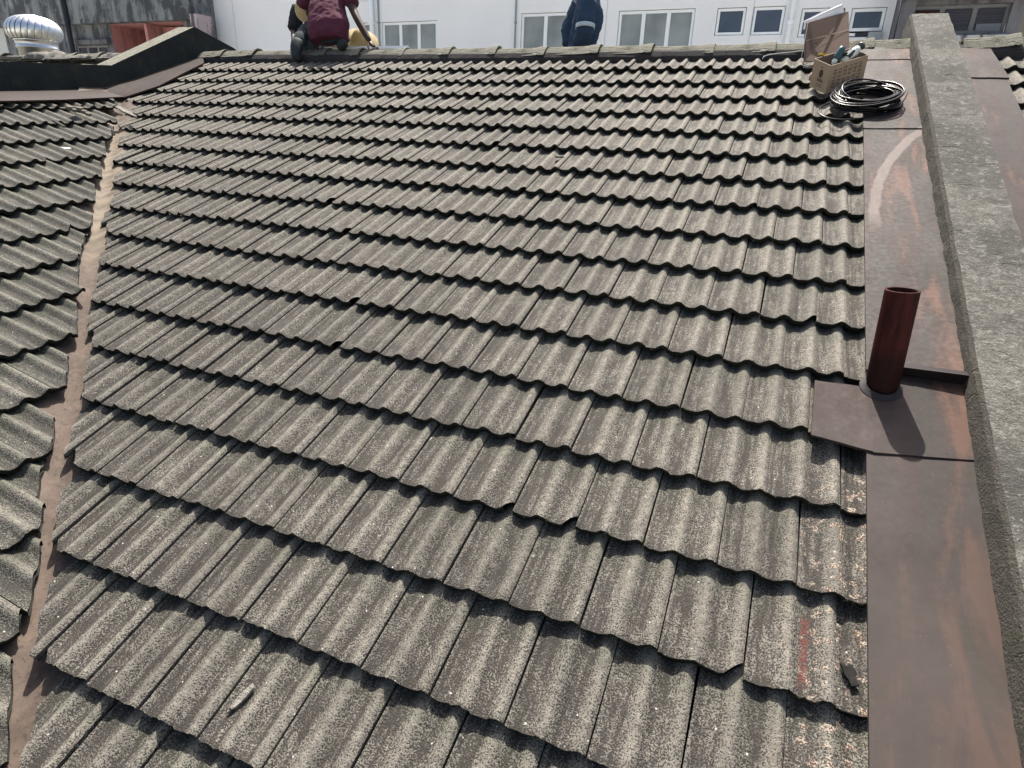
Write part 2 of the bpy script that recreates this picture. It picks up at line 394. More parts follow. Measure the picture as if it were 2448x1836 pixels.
    def build(s, name, m, parent):
        o = ORG[parent.name]
        me = bpy.data.meshes.new(name); me.from_pydata([tuple(q-o) for q in s.v], [], s.f)
        A = np.array(s.a, np.float32)
        for i, nm in enumerate(('tx', 'tv', 'tr', 'te', 'th')):
            at = me.attributes.new(nm, 'FLOAT', 'POINT'); at.data.foreach_set('value', np.ascontiguousarray(A[:, i]))
        me.materials.append(m); me.polygons.foreach_set('use_smooth', [True]*len(me.polygons))
        me.update()
        ob = link(name, me, parent)
        try: me.set_sharp_from_angle(angle=math.radians(38))
        except Exception: pass
        return ob

vperp = np.cross(VAL, np.array([0, 0, 1.])); vperp[2] = 0; vperp /= np.linalg.norm(vperp)
if vperp @ np.array([1., 1., 0]) < 0: vperp = -vperp          # points from the valley to the main slope (right/back)
def vdist(P): return (np.array(P)-VAL0) @ vperp
ROWOFF = {1: 0, 2: 0, 3: -.03, 4: -.05, 5: -.06, 6: -.035, 7: -.02, 8: -.03, 9: 0, 10: .02, 11: .01, 12: 0, 13: .03, 14: .02, 15: 0, 16: 0, 17: 0, 18: -.015, 19: 0, 20: 0, 21: 0}

ROOF0 = np.zeros(3)
roof = thing('tiled_roof', ROOF0, 'large weathered grey brown concrete tile roof rising to a capped ridge', 'roof')
CHIPS = {(12, -9.5): .045, (15, -3): .05, (16, -.5): .055, (11, 0): .05, (10, -11.5): .045, (1, -4): .05, (9, -13): .04, (13, -9): .045, (6, -9.5): .045, (15, -4): .035, (3, -12): .04, (8, -7.5): .03}
tm = Tiles()
for r in range(1, 22):
    v1 = GA*(r+ROWOFF[r]); par = 0 if r % 2 else .5
    for k in range(-34, 2):
        i = k+par                        # joint at the right-hand side of this tile
        u0 = (i-1)*TW; cen = UV(u0+TW/2, v1-.17)
        if u0 > .25: continue
        dd = vdist(cen)
        if dd < -.05: continue
        if u0+TW < -7.30: continue
        if r > 18 and (u0 < -3.2): continue
        clips = []
        if dd < .45:
            off = .042+random.uniform(-.025, .025)
            a = random.uniform(-.10, .10)
            pn = -(vperp*math.cos(a)+np.array([VAL[0], VAL[1], 0])*math.sin(a)); pn /= np.linalg.norm(pn)
            clips.append(('plane', VAL0+vperp*off + VAL*((cen-VAL0) @ VAL), pn))
        if u0 < -7.12: clips.append(('plane', np.array([-7.22+random.uniform(-.02, .02), 0, 0]), np.array([-1., 0, 0])))
        if u0+TW > .245: clips.append(('plane', np.array([.24, 0, 0]), np.array([1., 0, 0])))
        if r == 1: clips.append(('plane', UV(0, .03), -VD))
        key = (r, i); ch = CHIPS.get(key, 0)
        if not ch and random.random() < .025: ch = random.uniform(.012, .028)
        if ch:
            an = random.uniform(.5, 1.1); clips.append(('plane', UV(u0+TW-ch*.55, v1-ch*.55*random.uniform(.5, 1)), UX*math.cos(an)+VD*math.sin(an)))
        tm.tile(np.zeros(3), UX, VD, NRM, u0, v1, clips)
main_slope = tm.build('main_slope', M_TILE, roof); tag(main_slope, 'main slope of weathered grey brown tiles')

# left-hand slope: mirrored, drains into the valley
tm = Tiles()
LO = LP0 - LN*.012
for r in range(1, 22):
    v1 = GA*r; par = 0 if r % 2 else .5
    for k in range(-26, 8):
        u0 = (k+par)*TW - .905*TW
        cen = LO+LD*(u0+TW/2)+LS*(v1-.17)
        dd = vdist(cen)
        if dd > .05: continue
        if (cen @ np.array([0, 1, 0])) < -6.9: continue
        if cen[0] > -2.0: continue
        if r == 0 and (cen[1] < -4): continue
        clips = [('plane', LP0+LS*.10, -LS)] if r == 1 else []
        if dd > -.5:
            off = -.035+max(0, (cen[1]+5.7)/4.4-.4)*.10+random.uniform(-.035, .035); a = random.uniform(-.11, .11)
            pn = (vperp*math.cos(a)+np.array([VAL[0], VAL[1], 0])*math.sin(a)); pn /= np.linalg.norm(pn)
            clips.append(('plane', VAL0+vperp*off + VAL*((cen-VAL0) @ VAL), pn))
        if random.random() < .06:
            ch = random.uniform(.03, .07)
            an = random.uniform(.4, 1.1); clips.append(('plane', LO+LD*(u0+TW-ch*.55)+LS*(v1-ch*.55), LD*math.cos(an)+LS*math.sin(an)))
        tm.tile(LO, LD, LS, LN, u0, v1, clips, flip=True, jit=1.3)
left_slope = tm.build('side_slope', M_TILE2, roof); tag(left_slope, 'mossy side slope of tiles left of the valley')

# valley gutter: pressed metal under both cut edges
mb = MB(); mb.cs = True
ks = np.linspace(-7.6, 1.2, 60); P = []
for j, s_ in enumerate(ks):
    base = VAL0+VAL*s_; row = []
    for d in (-.34, -.2, -.10, -.03, .03, .10, .2, .34):
        q = base + vperp*d
        # height of the two planes above this plan position
        zm = -(q[:2] @ NRM[:2])/NRM[2]; zl = LP0[2]-((q[:2]-LP0[:2]) @ LN[:2])/LN[2]
        z = max(zm, zl) if abs(d) > .05 else (zm+zl)/2+.002
        h = -.075-.006*max(0, 1-abs(d)/.1) + .003*mnoise.noise((s_*6, d*8, 1))
        row.append([q[0], q[1], z+h])
    P.append(row)
mb.grid(P); gutter = mb.build('valley_gutter', M_VALLEY, roof)
mb = MB()
for px, py, px2 in ((135, 1045, 175), (231, 488, 265)):
    a = on_roof(px-6, py, -.068); bq = on_roof(px2+6, py-4, -.068); mb.tube([a, bq], .006, 6)
M_BLK = simple('black_rod', (.02, .018, .016), .7); mb.build('gutter_seam', M_BLK, gutter)
# dark deck below so no light comes through
mb = MB()
M_DECK = simple('roof_deck', (.03, .028, .026), .9)
mb.prism([UV(-7.3, -.1, -.13), UV(1.2, -.1, -.13), UV(1.2, 7.6, -.13), UV(-1.0, 7.6, -.13)], -NRM*.05)
mb.prism([LP0+LD*1.5-LS*.4-LN*.13, LP0-LD*5-LS*.4-LN*.13, LP0-LD*5+LS*6-LN*.13], -LN*.05)
deck = mb.build('roof_deck', M_DECK, roof)
# far slope of the roof, falling away behind the ridge
mb = MB(); RY, RZ = .12, .055
mb.hexa([(-7.3, RY+3.6, RZ-1.64), (1.0, RY+3.6, RZ-1.64), (1.0, RY, RZ-.09), (-7.3, RY, RZ-.09)],
        [(-7.3, RY+3.6, RZ-1.58), (1.0, RY+3.6, RZ-1.58), (1.0, RY, RZ-.02), (-7.3, RY, RZ-.02)])
M_FARTILE = concrete('far_tiles', (.16, .145, .12), (.24, .22, .18), (.3, .28, .23), (1, 1, 1))
mb.build('far_slope', M_FARTILE, roof)
# mortar bed below the ridge caps
mb = MB(); mb.cs = False
P = []
for j in range(140):
    x = -7.25+j*(7.8/139); row = []
    for yy, zz in ((-.055, -.062), (-.050, -.012), (-.02, .03), (.05, .06), (.19, .06), (.27, .0), (.29, -.06)):
        sk = .085*max(0, (-x-3.5)/3.5) if x < -3.5 else 0
        n = .010*mnoise.noise((x*14, yy*20, zz*20)) + .006*mnoise.noise((x*45, yy*40, 2))
        row.append((x, yy+sk+n, zz+n*.7+.4*sk))
    P.append(row)
mb.grid(P); mb.build('mortar_bed', M_MORTAR, roof)
# ridge caps: one trough with a raised collar, copied along the ridge
def cap_mesh():
    mb = MB(); sec = [(-.135, -.062), (-.128, -.055), (-.075, -.008), (-.045, .012), (-.02, .020), (.02, .020), (.045, .012), (.075, -.008), (.128, -.055), (.135, -.062)]
    st = [(0, 1., 0), (.30, 1., .002), (.36, 1.0, .004), (.42, 1.07, .013), (.475, 1.09, .016), (.475, 1.02, .004), (.44, .98, .0)]
    P = []
    for x, k, dz in st: P.append([(x, y*k, z*k+dz) for y, z in sec])
    mb.grid(P)
    P0 = [(0, y, z) for y, z in sec]; P1 = [(0, y*.86, z-.018) for y, z in sec]; P2 = [(.05, y*.86, z-.018) for y, z in sec]
    mb.grid([P1, P0]); mb.grid([P2, P1])
    return mb
cm = cap_mesh(); me = bpy.data.meshes.new('ridge_cap')
me.from_pydata(cm.v, [], cm.f); me.materials.append(M_RIDGE)
capx = [483, 538, 612, 705, 782, 862, 965, 1075, 1183, 1300, 1426, 1551, 1695, 1840]
caps = []
for j, px in enumerate(capx):
    sk = .085*max(0, (1136-px)/653)
    a = at_y(px+4, 122, .10+sk)
    nx = capx[j+1] if j+1 < len(capx) else 1990
    b_ = at_y(nx+4, 122, .10+sk); L = b_[0]-a[0]
    o = link('ridge_cap', me, roof, np.array([a[0], .105+sk, .070+.42*sk+random.uniform(-.004, .004)]))
    o.scale = (max(.7, L/.445), 1, 1); o.rotation_euler = (random.uniform(-.02, .02), random.uniform(-.012, .006), random.uniform(-.02, .02)-.012)
    caps.append(o)
for px, s_ in ((1995, .62), (2074, .82)):
    a = at_y(px, 112, .10)
    o = link('ridge_cap', me, roof, np.array([a[0], .12, .085])); o.scale = (s_, 1, 1); o.rotation_euler = (0, -.03, 0.01)

# ------------------------------------------------------------------ flashing sheets along the right-hand parapet
def sheet(name, pts, m, parent, h=.0, th=.0025, n=14, wav=.004, lab=None):
    """bent metal sheet over a quad given as four (u,v,h) corners"""
    mb = MB(); mb.cs = True; A, B, C_, D_ = [UV(*p) for p in pts]; P = []
    for i in range(n*2+1):
        s_ = i/(n*2); row = []
        for j in range(n+1):
            t_ = j/n; q = (A*(1-t_)+B*t_)*(1-s_)+(D_*(1-t_)+C_*t_)*s_
            q = q+NRM*wav*(mnoise.noise((q[0]*5, q[1]*3, 4.))+.5*mnoise.noise((q[0]*14, q[1]*9, 1.)))
            row.append(q)
        P.append(row)
    mb.grid(P)
    mb.grid([[q-NRM*th for q in r] for r in P][::-1])
    mb.cs = False
    per = [P[0], [r[-1] for r in P], P[-1][::-1], [r[0] for r in P][::-1]]
    for e in per: mb.grid([e, [q-NRM*.012 for q in e]])
    o = mb.build(name, m, parent)
    if lab: o['label'] = lab
    return o
v_a = uv(on_roof(2115, 143, .03))[1]; v_b = uv(on_roof(2128, 308, .03))[1]; v_c = uv(on_roof(2230, 905, .03))[1]; v_d = uv(on_roof(2200, 1075, .03))[1]
FL, FR = .196, .56
sheet('flashing_sheet', [(FL, v_d-.03, .026), (FR, v_d-.01, .026), (FR, 7.4, .026), (FL, 7.4, .026)], M_FLASH, roof, lab='long brown sheet nearest the camera')
sheet('flashing_sheet', [(FL+.001, v_b-.02, .028), (FR, v_b-.04, .028), (FR, v_c, .060), (FL+.001, v_c, .028)], M_FLASH, roof, lab='middle brown sheet with pale scraped streak')
sheet('flashing_sheet', [(FL-.002, v_a-.0, .030), (FR, v_a-.02, .030), (FR, v_b-.015, .036), (FL-.002, v_b+.005, .034)], M_FLASH, roof)
sheet('flashing_sheet', [(FL-.03, -.03, .034), (FR, -.05, .034), (FR, v_a, .036), (FL-.001, v_a+.01, .036)], M_FLASH, roof)
# patch round the pipe: laps over the tiles on its left
pl, pr = uv(on_roof(1942, 1000, .035))[0], FR
vt, vb = uv(on_roof(1950, 905, .035))[1], uv(on_roof(1950, 1042, .035))[1]
sheet('pipe_patch', [(pl, vt+.01, .036), (FL+.02, vt, .034), (FL+.02, vb+.025, .034), (pl, vb, .037)], M_FLASH, roof, wav=.006, lab='square brown patch of metal over the tile end')
sheet('pipe_patch', [(FL+.0201, vt, .034), (FR, vt-.10, .034), (FR, v_d, .031), (FL+.0201, vb+.028, .0338)], M_FLASH, roof, wav=.003)
sheet('pipe_patch', [(.27, v_c-.06, .0325), (FR, v_c-.06, .0325), (FR, vt+.06, .0335), (.27, vt+.06, .0335)], M_FLASH, roof, wav=.001)
# upturned lip (cricket) beside the pipe
mb = MB(); a0, a1 = .285, .555
q0 = v_c-.03; q1 = v_c+.012
mb.hexa([UV(a0, q0, .036), UV(a0, q1, .036), UV(a1, q1+.005, .036), UV(a1, q0, .036)], [UV(a0+.005, q0, .062), UV(a0, q1, .076), UV(a1, q1+.005, .086), UV(a1, q0, .066)])
M_LIP = simple('dark_lip_metal', (.010, .007, .007), .6, .3, 8, .2)
mb.build('flashing_lip', M_LIP, roof)

# ------------------------------------------------------------------ parapets
def rough_strip(mb, A, B, na, nb, nrm, amp, fn=None, seed=0.):
    """grid between two polylines' points with displaced noise; A,B callables of s in 0..1"""
    P = []
    for i in range(na+1):
        s_ = i/na; a, b = A(s_), B(s_); row = []
        for j in range(nb+1):
            q = a*(1-j/nb)+b*(j/nb)
            e = min(1., 3.2*min(j, nb-j)/nb)
            n = amp*(mnoise.noise((q[0]*9+seed, q[1]*9, q[2]*9))+.6*mnoise.noise((q[0]*26+seed, q[1]*26, q[2]*26))+.35*mnoise.noise((q[0]*70+seed, q[1]*70, q[2]*70)))
            row.append(q+nrm*n*e)
        P.append(row)
    mb.grid(P); return P
def parapet_right():
    root = thing('parapet_wall', UV(.68, 3., 0), 'rough grey concrete parapet with cracked top beside the red pipe', 'parapet')
    ht = lambda v: .135+.008*math.sin(v*1.3)
    uL = lambda v: .558; uR = lambda v: .835
    v0, v1 = -.62, 7.4
    top = MB(); top.cs = True; N1 = 170
    f = lambda s_: v0+(v1-v0)*s_
    rng = lambda v, k: .006*mnoise.noise((v*6, k, 0.))+.004*mnoise.noise((v*20, k, 2.))
    eL = lambda s_: UV(uL(f(s_))+rng(f(s_), 1.), f(s_), ht(f(s_)))
    eR = lambda s_: UV(uR(f(s_))+rng(f(s_), 5.), f(s_), ht(f(s_))-.004)
    rough_strip(top, eL, eR, 260, 22, NRM, .0045)
    top.build('coping', M_PARTOP, root)
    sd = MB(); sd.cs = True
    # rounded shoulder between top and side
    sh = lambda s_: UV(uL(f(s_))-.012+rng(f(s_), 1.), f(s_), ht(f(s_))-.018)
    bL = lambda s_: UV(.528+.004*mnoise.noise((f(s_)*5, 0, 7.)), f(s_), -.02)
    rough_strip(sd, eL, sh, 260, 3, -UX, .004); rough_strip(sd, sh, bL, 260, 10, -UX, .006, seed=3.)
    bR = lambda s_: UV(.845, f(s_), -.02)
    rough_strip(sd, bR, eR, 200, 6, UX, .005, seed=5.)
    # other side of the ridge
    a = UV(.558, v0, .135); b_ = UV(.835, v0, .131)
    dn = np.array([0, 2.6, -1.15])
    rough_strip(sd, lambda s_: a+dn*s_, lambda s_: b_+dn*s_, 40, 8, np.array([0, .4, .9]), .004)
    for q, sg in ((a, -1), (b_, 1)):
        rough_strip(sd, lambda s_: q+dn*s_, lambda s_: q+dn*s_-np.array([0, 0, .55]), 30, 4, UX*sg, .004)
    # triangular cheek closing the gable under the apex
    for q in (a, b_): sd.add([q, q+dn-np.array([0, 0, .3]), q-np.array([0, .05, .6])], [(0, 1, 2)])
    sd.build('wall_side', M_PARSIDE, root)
parapet_right()

def parapet_left():
    XW = -7.42; TH_ = .27
    root = thing('parapet_wall', (XW-.13, -1., -.4), 'black stained parapet wall with a gabled lichen covered top', 'parapet')
    prof_ = [(-6.6, -.62), (-2.32, -.262), (-1.78, -.222), (-1.13, -.172), (.10, .395), (.72, .235), (2.6, -.62)]
    bot = -1.6
    top = MB(); top.cs = True; wall = MB(); wall.cs = False
    for (y0, z0), (y1, z1) in zip(prof_[:-1], prof_[1:]):
        a = np.array([XW, y0, z0]); b_ = np.array([XW, y1, z1]); n = np.array([0, -(z1-z0), y1-y0]); n /= np.linalg.norm(n)
        rough_strip(top, lambda s_: a+(b_-a)*s_, lambda s_: a+(b_-a)*s_-UX*TH_, max(8, int(40*abs(y1-y0))), 8, n, .008)
        wall.grid([[a+(b_-a)*s_ for s_ in (0, .5, 1)], [np.array([XW, y0+(y1-y0)*s_, bot]) for s_ in (0, .5, 1)]])
        wall.grid([[np.array([XW-TH_, y0+(y1-y0)*s_, bot]) for s_ in (0, .5, 1)], [a+(b_-a)*s_-UX*TH_ for s_ in (0, .5, 1)]])
    # thin drip edge so the top reads as a coping
    top.build('coping', M_LWALLTOP, root)
    wall.build('wall_side', M_LWALL, root)
parapet_left()
# flashing at the foot of the left wall: follows the side slope, then the main slope
def left_flash():
    mb = MB(); mb.cs = True
    # over the side slope (low part of the wall)
    A = [at_x(x, y, -7.419) for x, y in ((-420, 220), (0, 217), (130, 215), (234, 212))]
    B = [on_left(x, y, .030) for x, y in ((-420, 247), (0, 241), (150, 238), (296, 231))]
    P = [[a*(1-t)+b*t for t in (0, .2, .4, .6, .8, 1)] for a, b in zip(A, B)]
    mb.grid(P); mb.grid([[b, b-LN*.014] for b in B])
    mb.build('flashing_sheet', M_FLASH, roof)
    mb = MB(); mb.cs = True
    A = [at_x(x, y, -7.418) for x, y in ((236, 212), (316, 190), (395, 164), (484, 133))]
    B = [on_roof(x, y, .026) for x, y in ((297, 232), (380, 205), (433, 177), (488, 150))]
    P = [[a*(1-t)+b*t+NRM*.003*mnoise.noise((a[1]*6, t*3, 0)) for t in (0, .25, .5, .75, 1)] for a, b in zip(A, B)]
    mb.grid(P); mb.grid([[b, b-NRM*.014] for b in B])
    mb.build('flashing_sheet', M_FLASH, roof)
left_flash()

# ------------------------------------------------------------------ strip of roof beyond the right-hand parapet
roof2 = thing('tiled_roof', np.zeros(3), 'narrow piece of tiled roof beyond the concrete parapet at far right', 'roof')
tm = Tiles()
for r in range(1, 21):
    par = 0 if r % 2 else .5
    for k in range(4, 14):
        i = k+par; u0 = (i-1)*TW+.02
        if u0+TW < 1.12: continue
        clips = [('plane', np.array([1.08, 0, 0]), np.array([-1., 0, 0]))] if u0 < 1.1 else []
        if r == 1: clips.append(('plane', UV(0, .03), -VD))
        tm.tile(np.zeros(3), UX, VD, NRM, u0, GA*r+.02, clips)
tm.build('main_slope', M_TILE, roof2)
vq = uv(on_roof(2360, 185, .03))[1]
sheet('flashing_sheet', [(.80, vq-.03, .026), (1.125, vq-.0, .026), (1.125, 7.4, .026), (.80, 7.4, .026)], M_FLASH, roof2)
sheet('flashing_sheet', [(.80, -.03, .032), (1.10, -.03, .032), (1.135, vq+.03, .036), (.80, vq-.01, .034)], M_FLASH, roof2)
for x, s_ in ((.92, .8), (1.29, 1.), (1.75, 1.), (2.2, 1.)):
    o = link('ridge_cap', me, roof2, np.array([x, .105, .085])); o.scale = (s_, 1, 1.1); o.rotation_euler = (0, -.04, 0)
mb = MB(); P = []
for j in range(40):
    x = .86+j*.05; P.append([(x, yy+.008*mnoise.noise((x*14, yy*20, 0)), zz) for yy, zz in ((-.05, -.06), (-.045, -.01), (-.02, .03), (.05, .06), (.19, .06), (.29, -.06))])
mb.grid(P); mb.build('mortar_bed', M_MORTAR, roof2)
mb = MB(); mb.prism([UV(.86, -.1, -.13), UV(3.4, -.1, -.13), UV(3.4, 7.4, -.13), UV(.86, 7.4, -.13)], -NRM*.05); mb.build('roof_deck', M_DECK, roof2)

# ------------------------------------------------------------------ vent pipe
def vent_pipe():
    b = on_roof(2104, 940, 0.); t = at_y(2158, 693, b[1]-.0)
    ax = t-b; H = np.linalg.norm(ax); ax /= H
    x = np.cross(np.array([0, 1., 0]), ax); x /= np.linalg.norm(x); y = np.cross(ax, x); A = np.array([x, y, ax])
    m, tt, bs = mat('rust_red_pipe'); N = NT(tt); c = N.co(); z = N.xyz(c)[2]
    col = N.mix(N.ramp(N.noise(N.mapv(c, (22, 22, 4)), 1, 5, .65), .38, .62), (.018, .0062, .005), (.056, .0135, .0092))
    col = N.mix(N.ramp(N.math('ADD', z, N.math('MULTIPLY', N.noise(c, 12, 3), .05)), .240, .175, 0, .75), col, (.012, .0058, .005))
    N.set(bs.inputs['Base Color'], N.mix(N.ramp(N.noise(c, 70, 3), .58, .7, 0, .5), col, (.026, .012, .011)))
    bs.inputs['Roughness'].default_value = .6; bs.inputs['Specular IOR Level'].default_value = .07
    root = thing('vent_pipe', b, 'rust red vent pipe standing on the brown flashing by the parapet', 'pipe')
    R = .060; mb = MB()
    mb.lathe([(R, -.05), (R, H*.462), (R, H*.468), (R+.0008, H*.470), (R+.0008, H*.474), (R, H*.476), (R, H*.482), (R, H-.008), (R, H-.001), (R-.001, H), (R-.008, H), (R-.009, H-.002), (R-.009, H*.2)], b, A, 48)
    mb.add([b+ax*H*.2+(x*math.cos(a)+y*math.sin(a))*(R-.009) for a in np.linspace(0, 2*math.pi, 25)[:-1]], [tuple(range(24))])
    mb.build('pipe', m, root)
    # flange of grey sealant laid on the sheet
    mb = MB(); x2 = UX; y2 = -VD; o = b+NRM*.036
    mb.lathe([(R+.018, 0), (R+.015, .002), (R+.007, .005), (R-.004, .014)], o+VD*.004-UX*.006, np.array([x2, y2, NRM]), 40)
    mb.build('collar', simple('grey_sealant', (.020, .0165, .016), .6, .2, 20, .3), root)
vent_pipe()

# ------------------------------------------------------------------ cartons, tools, cable
M_CARD = simple('cardboard', (.29, .215, .14), .8, .08, 9, .1, 40); M_CARDIN = simple('cardboard_inside', (.14, .10, .072), .85)
M_CARD2 = simple('brown_carton', (.115, .076, .056), .8, .07, 5); M_PRINT = simple('brown_print', (.055, .038, .027), .8, .3, 40)
M_EDGE = simple('cut_card_edge', (.34, .27, .2), .8)
def small_box():
    # corner nearest the camera and its neighbours, standing on the roof
    B0 = on_roof(1973, 225, .022); B1 = on_roof(1934.5, 206.5, .030); B2 = on_roof(2061, 199, .034)
    e1 = B1-B0; e2 = B2-B0
    upv = NRM*.25+np.array([0, 0, 1.])*.75; upv /= np.linalg.norm(upv)
    # height from the picture of the front edge
    hs = np.linspace(.1, .4, 200)
    def pix(P): c = ROT @ (P-CAM); return c[1]/c[2]*F+PH/2
    H = hs[np.argmin([abs(pix(B0+upv*h)-157) for h in hs])]
    T = .004
    root = thing('cardboard_box', B0+(e1+e2)/2, 'small open cardboard box of tools with brown printing near the ridge', 'box')
    l1, l2 = np.linalg.norm(e1), np.linalg.norm(e2); a1, a2 = e1/l1, e2/l2
    mb = MB(); c = B0
    def wall(p, q, inn):
        mb.cm = 0; mb.quad(p, q, q+upv*H, p+upv*H)
        mb.cm = 1; mb.quad(q+inn*T, p+inn*T, p+inn*T+upv*H, q+inn*T+upv*H)
        mb.cm = 2; mb.quad(p+upv*H, q+upv*H, q+inn*T+upv*H, p+inn*T+upv*H)
    C1, C2, C3 = c+e1, c+e2, c+e1+e2
    wall(C1, c, a2); wall(c, C2, a1); wall(C2, C3, -a1*0-a2); wall(C3, C1, -a1)
    mb.cm = 1; mb.quad(c+upv*.002, C2+upv*.002, C3+upv*.002, C1+upv*.002)
    mb.build('box', [M_CARD, M_CARDIN, M_EDGE], root)
    # printing: faint brown marks on both faces (unreadable in the photograph)
    pm = MB(); n1 = np.cross(e1, upv); n1 /= np.linalg.norm(n1); n1 = -n1 if n1 @ (CAM-c) < 0 else n1
    n2 = np.cross(e2, upv); n2 /= np.linalg.norm(n2); n2 = -n2 if n2 @ (CAM-c) < 0 else n2
    def strip(o, a, n, x0, x1, z0, z1):
        o = o+n*.0012; pm.quad(o+a*x0+upv*z0, o+a*x1+upv*z0, o+a*x1+upv*z1, o+a*x0+upv*z1)
    # drop emblem
    cc = c+a1*l1*.46+upv*H*.60+n1*.0012; pts = []
    for k in range(20):
        an = 2*math.pi*k/20; rr = l1*.13
        pts.append(cc+a1*rr*math.cos(an)*.85-a1*.004*math.sin(an)+upv*rr*1.25*math.sin(an))
    pm.quad(*pts)
    strip(c, a1, n1, l1*.42, l1*.50, H*.80, H*.84)
    rr = random.Random(3)
    for k in range(5): strip(c, a1, n1, l1*(.30+.07*k), l1*(.345+.07*k), H*.31, H*(.42))
    for k in range(7): strip(c, a1, n1, l1*(.30+.05*k), l1*(.33+.05*k), H*.19, H*.23)
    for k in range(9): strip(c, a1, n1, l1*(.28+.04*k), l1*(.31+.04*k), H*.13, H*.15)
    pm.build('emblem', M_PRINT, root); pm = MB()
    # two rows of large block characters on the long face
    for row, (z0, z1) in enumerate(((.50, .86), (.14, .46))):
        for k in range(6):
            x0 = l2*(.10+.135*k); x1 = x0+l2*.105; zz0, zz1 = H*z0, H*z1; hh = zz1-zz0
            for q in range(3):
                z = zz0+hh*(.08+.36*q)+rr.uniform(-.004, .004); strip(c, a2, n2, x0+rr.uniform(0, .006), x1-rr.uniform(0, .006), z, z+hh*.07)
            for q in range(2):
                x = x0+(x1-x0)*(.2+.5*q)+rr.uniform(-.003, .003); strip(c, a2, n2, x, x+.0035, zz0+hh*rr.uniform(0, .3), zz1-hh*rr.uniform(0, .3))
    pm.build('printing', M_PRINT, root)
    return c, e1, e2, upv, H
bc, be1, be2, bup, bH = small_box()
BA1, BA2 = be1/np.linalg.norm(be1), be2/np.linalg.norm(be2)

def drill(pos, ax, grip, label, s=.72):
    root = thing('power_drill', pos, label, 'drill')
    M_T = simple('teal_tool_plastic', (.035, .075, .085), .45); M_G = simple('pale_tool_plastic', (.5, .56, .5), .4); M_D = simple('black_rubber', (.02, .02, .022), .6)
    x = np.cross(ax, grip); x /= np.linalg.norm(x); y = np.cross(ax, x); A = np.array([x, y, ax])
    mb = MB(); mb.lathe([(r*s*1.15, z*s) for r, z in [(0, -.10), (.026, -.098), (.031, -.07), (.032, .0), (.028, .03), (.0, .031)]], pos, A, 18); mb.build('motor_housing', M_T, root)
    mb = MB(); mb.lathe([(r*s*1.15, z*s) for r, z in [(.022, .028), (.023, .05), (.016, .075), (.008, .085), (.004, .088), (.004, .13), (0, .131)]], pos, A, 16); mb.build('chuck', M_G, root)
    mb = MB(); mb.tube([pos-ax*.045*s, pos-ax*.05*s+grip*.06*s, pos-ax*.06*s+grip*.11*s], [.016, .014, .016], 10); mb.build('grip', M_D, root)
    mb = MB(); mb.box(pos-ax*.06*s+grip*.125*s, (.04, .03, .05), A); mb.build('battery', M_T, root)
topc = bc+bup*bH
drill(topc+be1*.45+be2*.36+bup*.012, (lambda q: q/np.linalg.norm(q))(-BA2*.45-bup*.75+BA1*.0), (lambda q: q/np.linalg.norm(q))(BA2*.8-bup*.45), 'teal cordless drill sticking out of the small tool box')
def tools():
    # pale angle grinder lying behind the drill
    p = topc+be1*.40+be2*.74+bup*.005; root = thing('angle_grinder', p, 'pale green hand grinder lying across the right end of the tool box', 'grinder')
    mb = MB(); a = BA2*.8+bup*.45; a /= np.linalg.norm(a); x = np.cross(a, bup); x /= np.linalg.norm(x); A = np.array([x, np.cross(a, x), a])
    mb.lathe([(0, -.09), (.022, -.088), (.025, -.02), (.03, .03), (.024, .06), (0, .062)], p, A, 16); mb.build('body', simple('pale_grey_tool', (.55, .58, .52), .4), root)
    mb = MB(); mb.lathe([(0, 0), (.028, .004), (.028, .02), (0, .024)], p+a*.075, A, 16); mb.build('gear_head', simple('dark_tool_metal', (.05, .055, .06), .4), root)
    mb = MB(); mb.box(p-a*.03-x*.0+bup*.02, (.05, .03, .06), A); mb.build('battery', simple('dark_tool_case', (.03, .04, .045), .5), root)
    # yellow and black measuring tool leaning on the left of the box
    q = bc+be1*1.02+be2*.22; root = thing('measuring_reel', q, 'yellow and black tape reel leaning on the left side of the tool box', 'tool')
    M_Y = simple('yellow_plastic', (.55, .36, .04), .45); M_K = simple('black_case', (.02, .022, .03), .45)
    u2 = bup*.9+BA2*.22; u2 /= np.linalg.norm(u2); n = np.cross(u2, BA2); n /= np.linalg.norm(n)
    r_ = np.cross(n, u2); A = np.array([r_, n, u2])
    mb = MB(); mb.box(q+u2*.12+BA1*.03, (.075, .035, .13), A); mb.build('case', M_K, root)
    mb = MB(); mb.box(q+u2*.193+BA1*.03, (.085, .045, .016), A); mb.box(q+u2*.12+BA1*.03+r_*.046, (.014, .045, .15), A)
    mb.build('frame', M_Y, root)
    mb = MB(); mb.lathe([(0, -.03), (.026, -.028), (.03, 0), (.026, .028), (0, .03)], q+u2*.032+BA1*.012, A, 14); mb.build('knob', M_Y, root)
    mb = MB(); mb.lathe([(0, -.03), (.026, -.028), (.03, 0), (.026, .028), (0, .03)], q+u2*.032+BA1*.062, A, 14); mb.build('knob', simple('tan_knob', (.25, .16, .11), .6), root)
    # clamp dangling on the right end of the box
    q = bc+be2*1.02+be1*.25+bup*bH*.45; root = thing('metal_clamp', q, 'small silver and black clamp hanging at the right end of the tool box', 'clamp')
    M_S = simple('silver_metal', (.62, .62, .6), .25, metal=1.); mb = MB()
    mb.tube([q+bup*.06, q+BA2*.02+bup*.03, q+bup*.0, q-bup*.03+BA2*.01], .008, 8); mb.build('jaw', M_S, root)
    mb = MB(); mb.tube([q-bup*.02+BA2*.01, q-bup*.06+BA2*.02, q-bup*.085], [.011, .014, .009], 8); mb.build('handle', M_K, root)
tools()

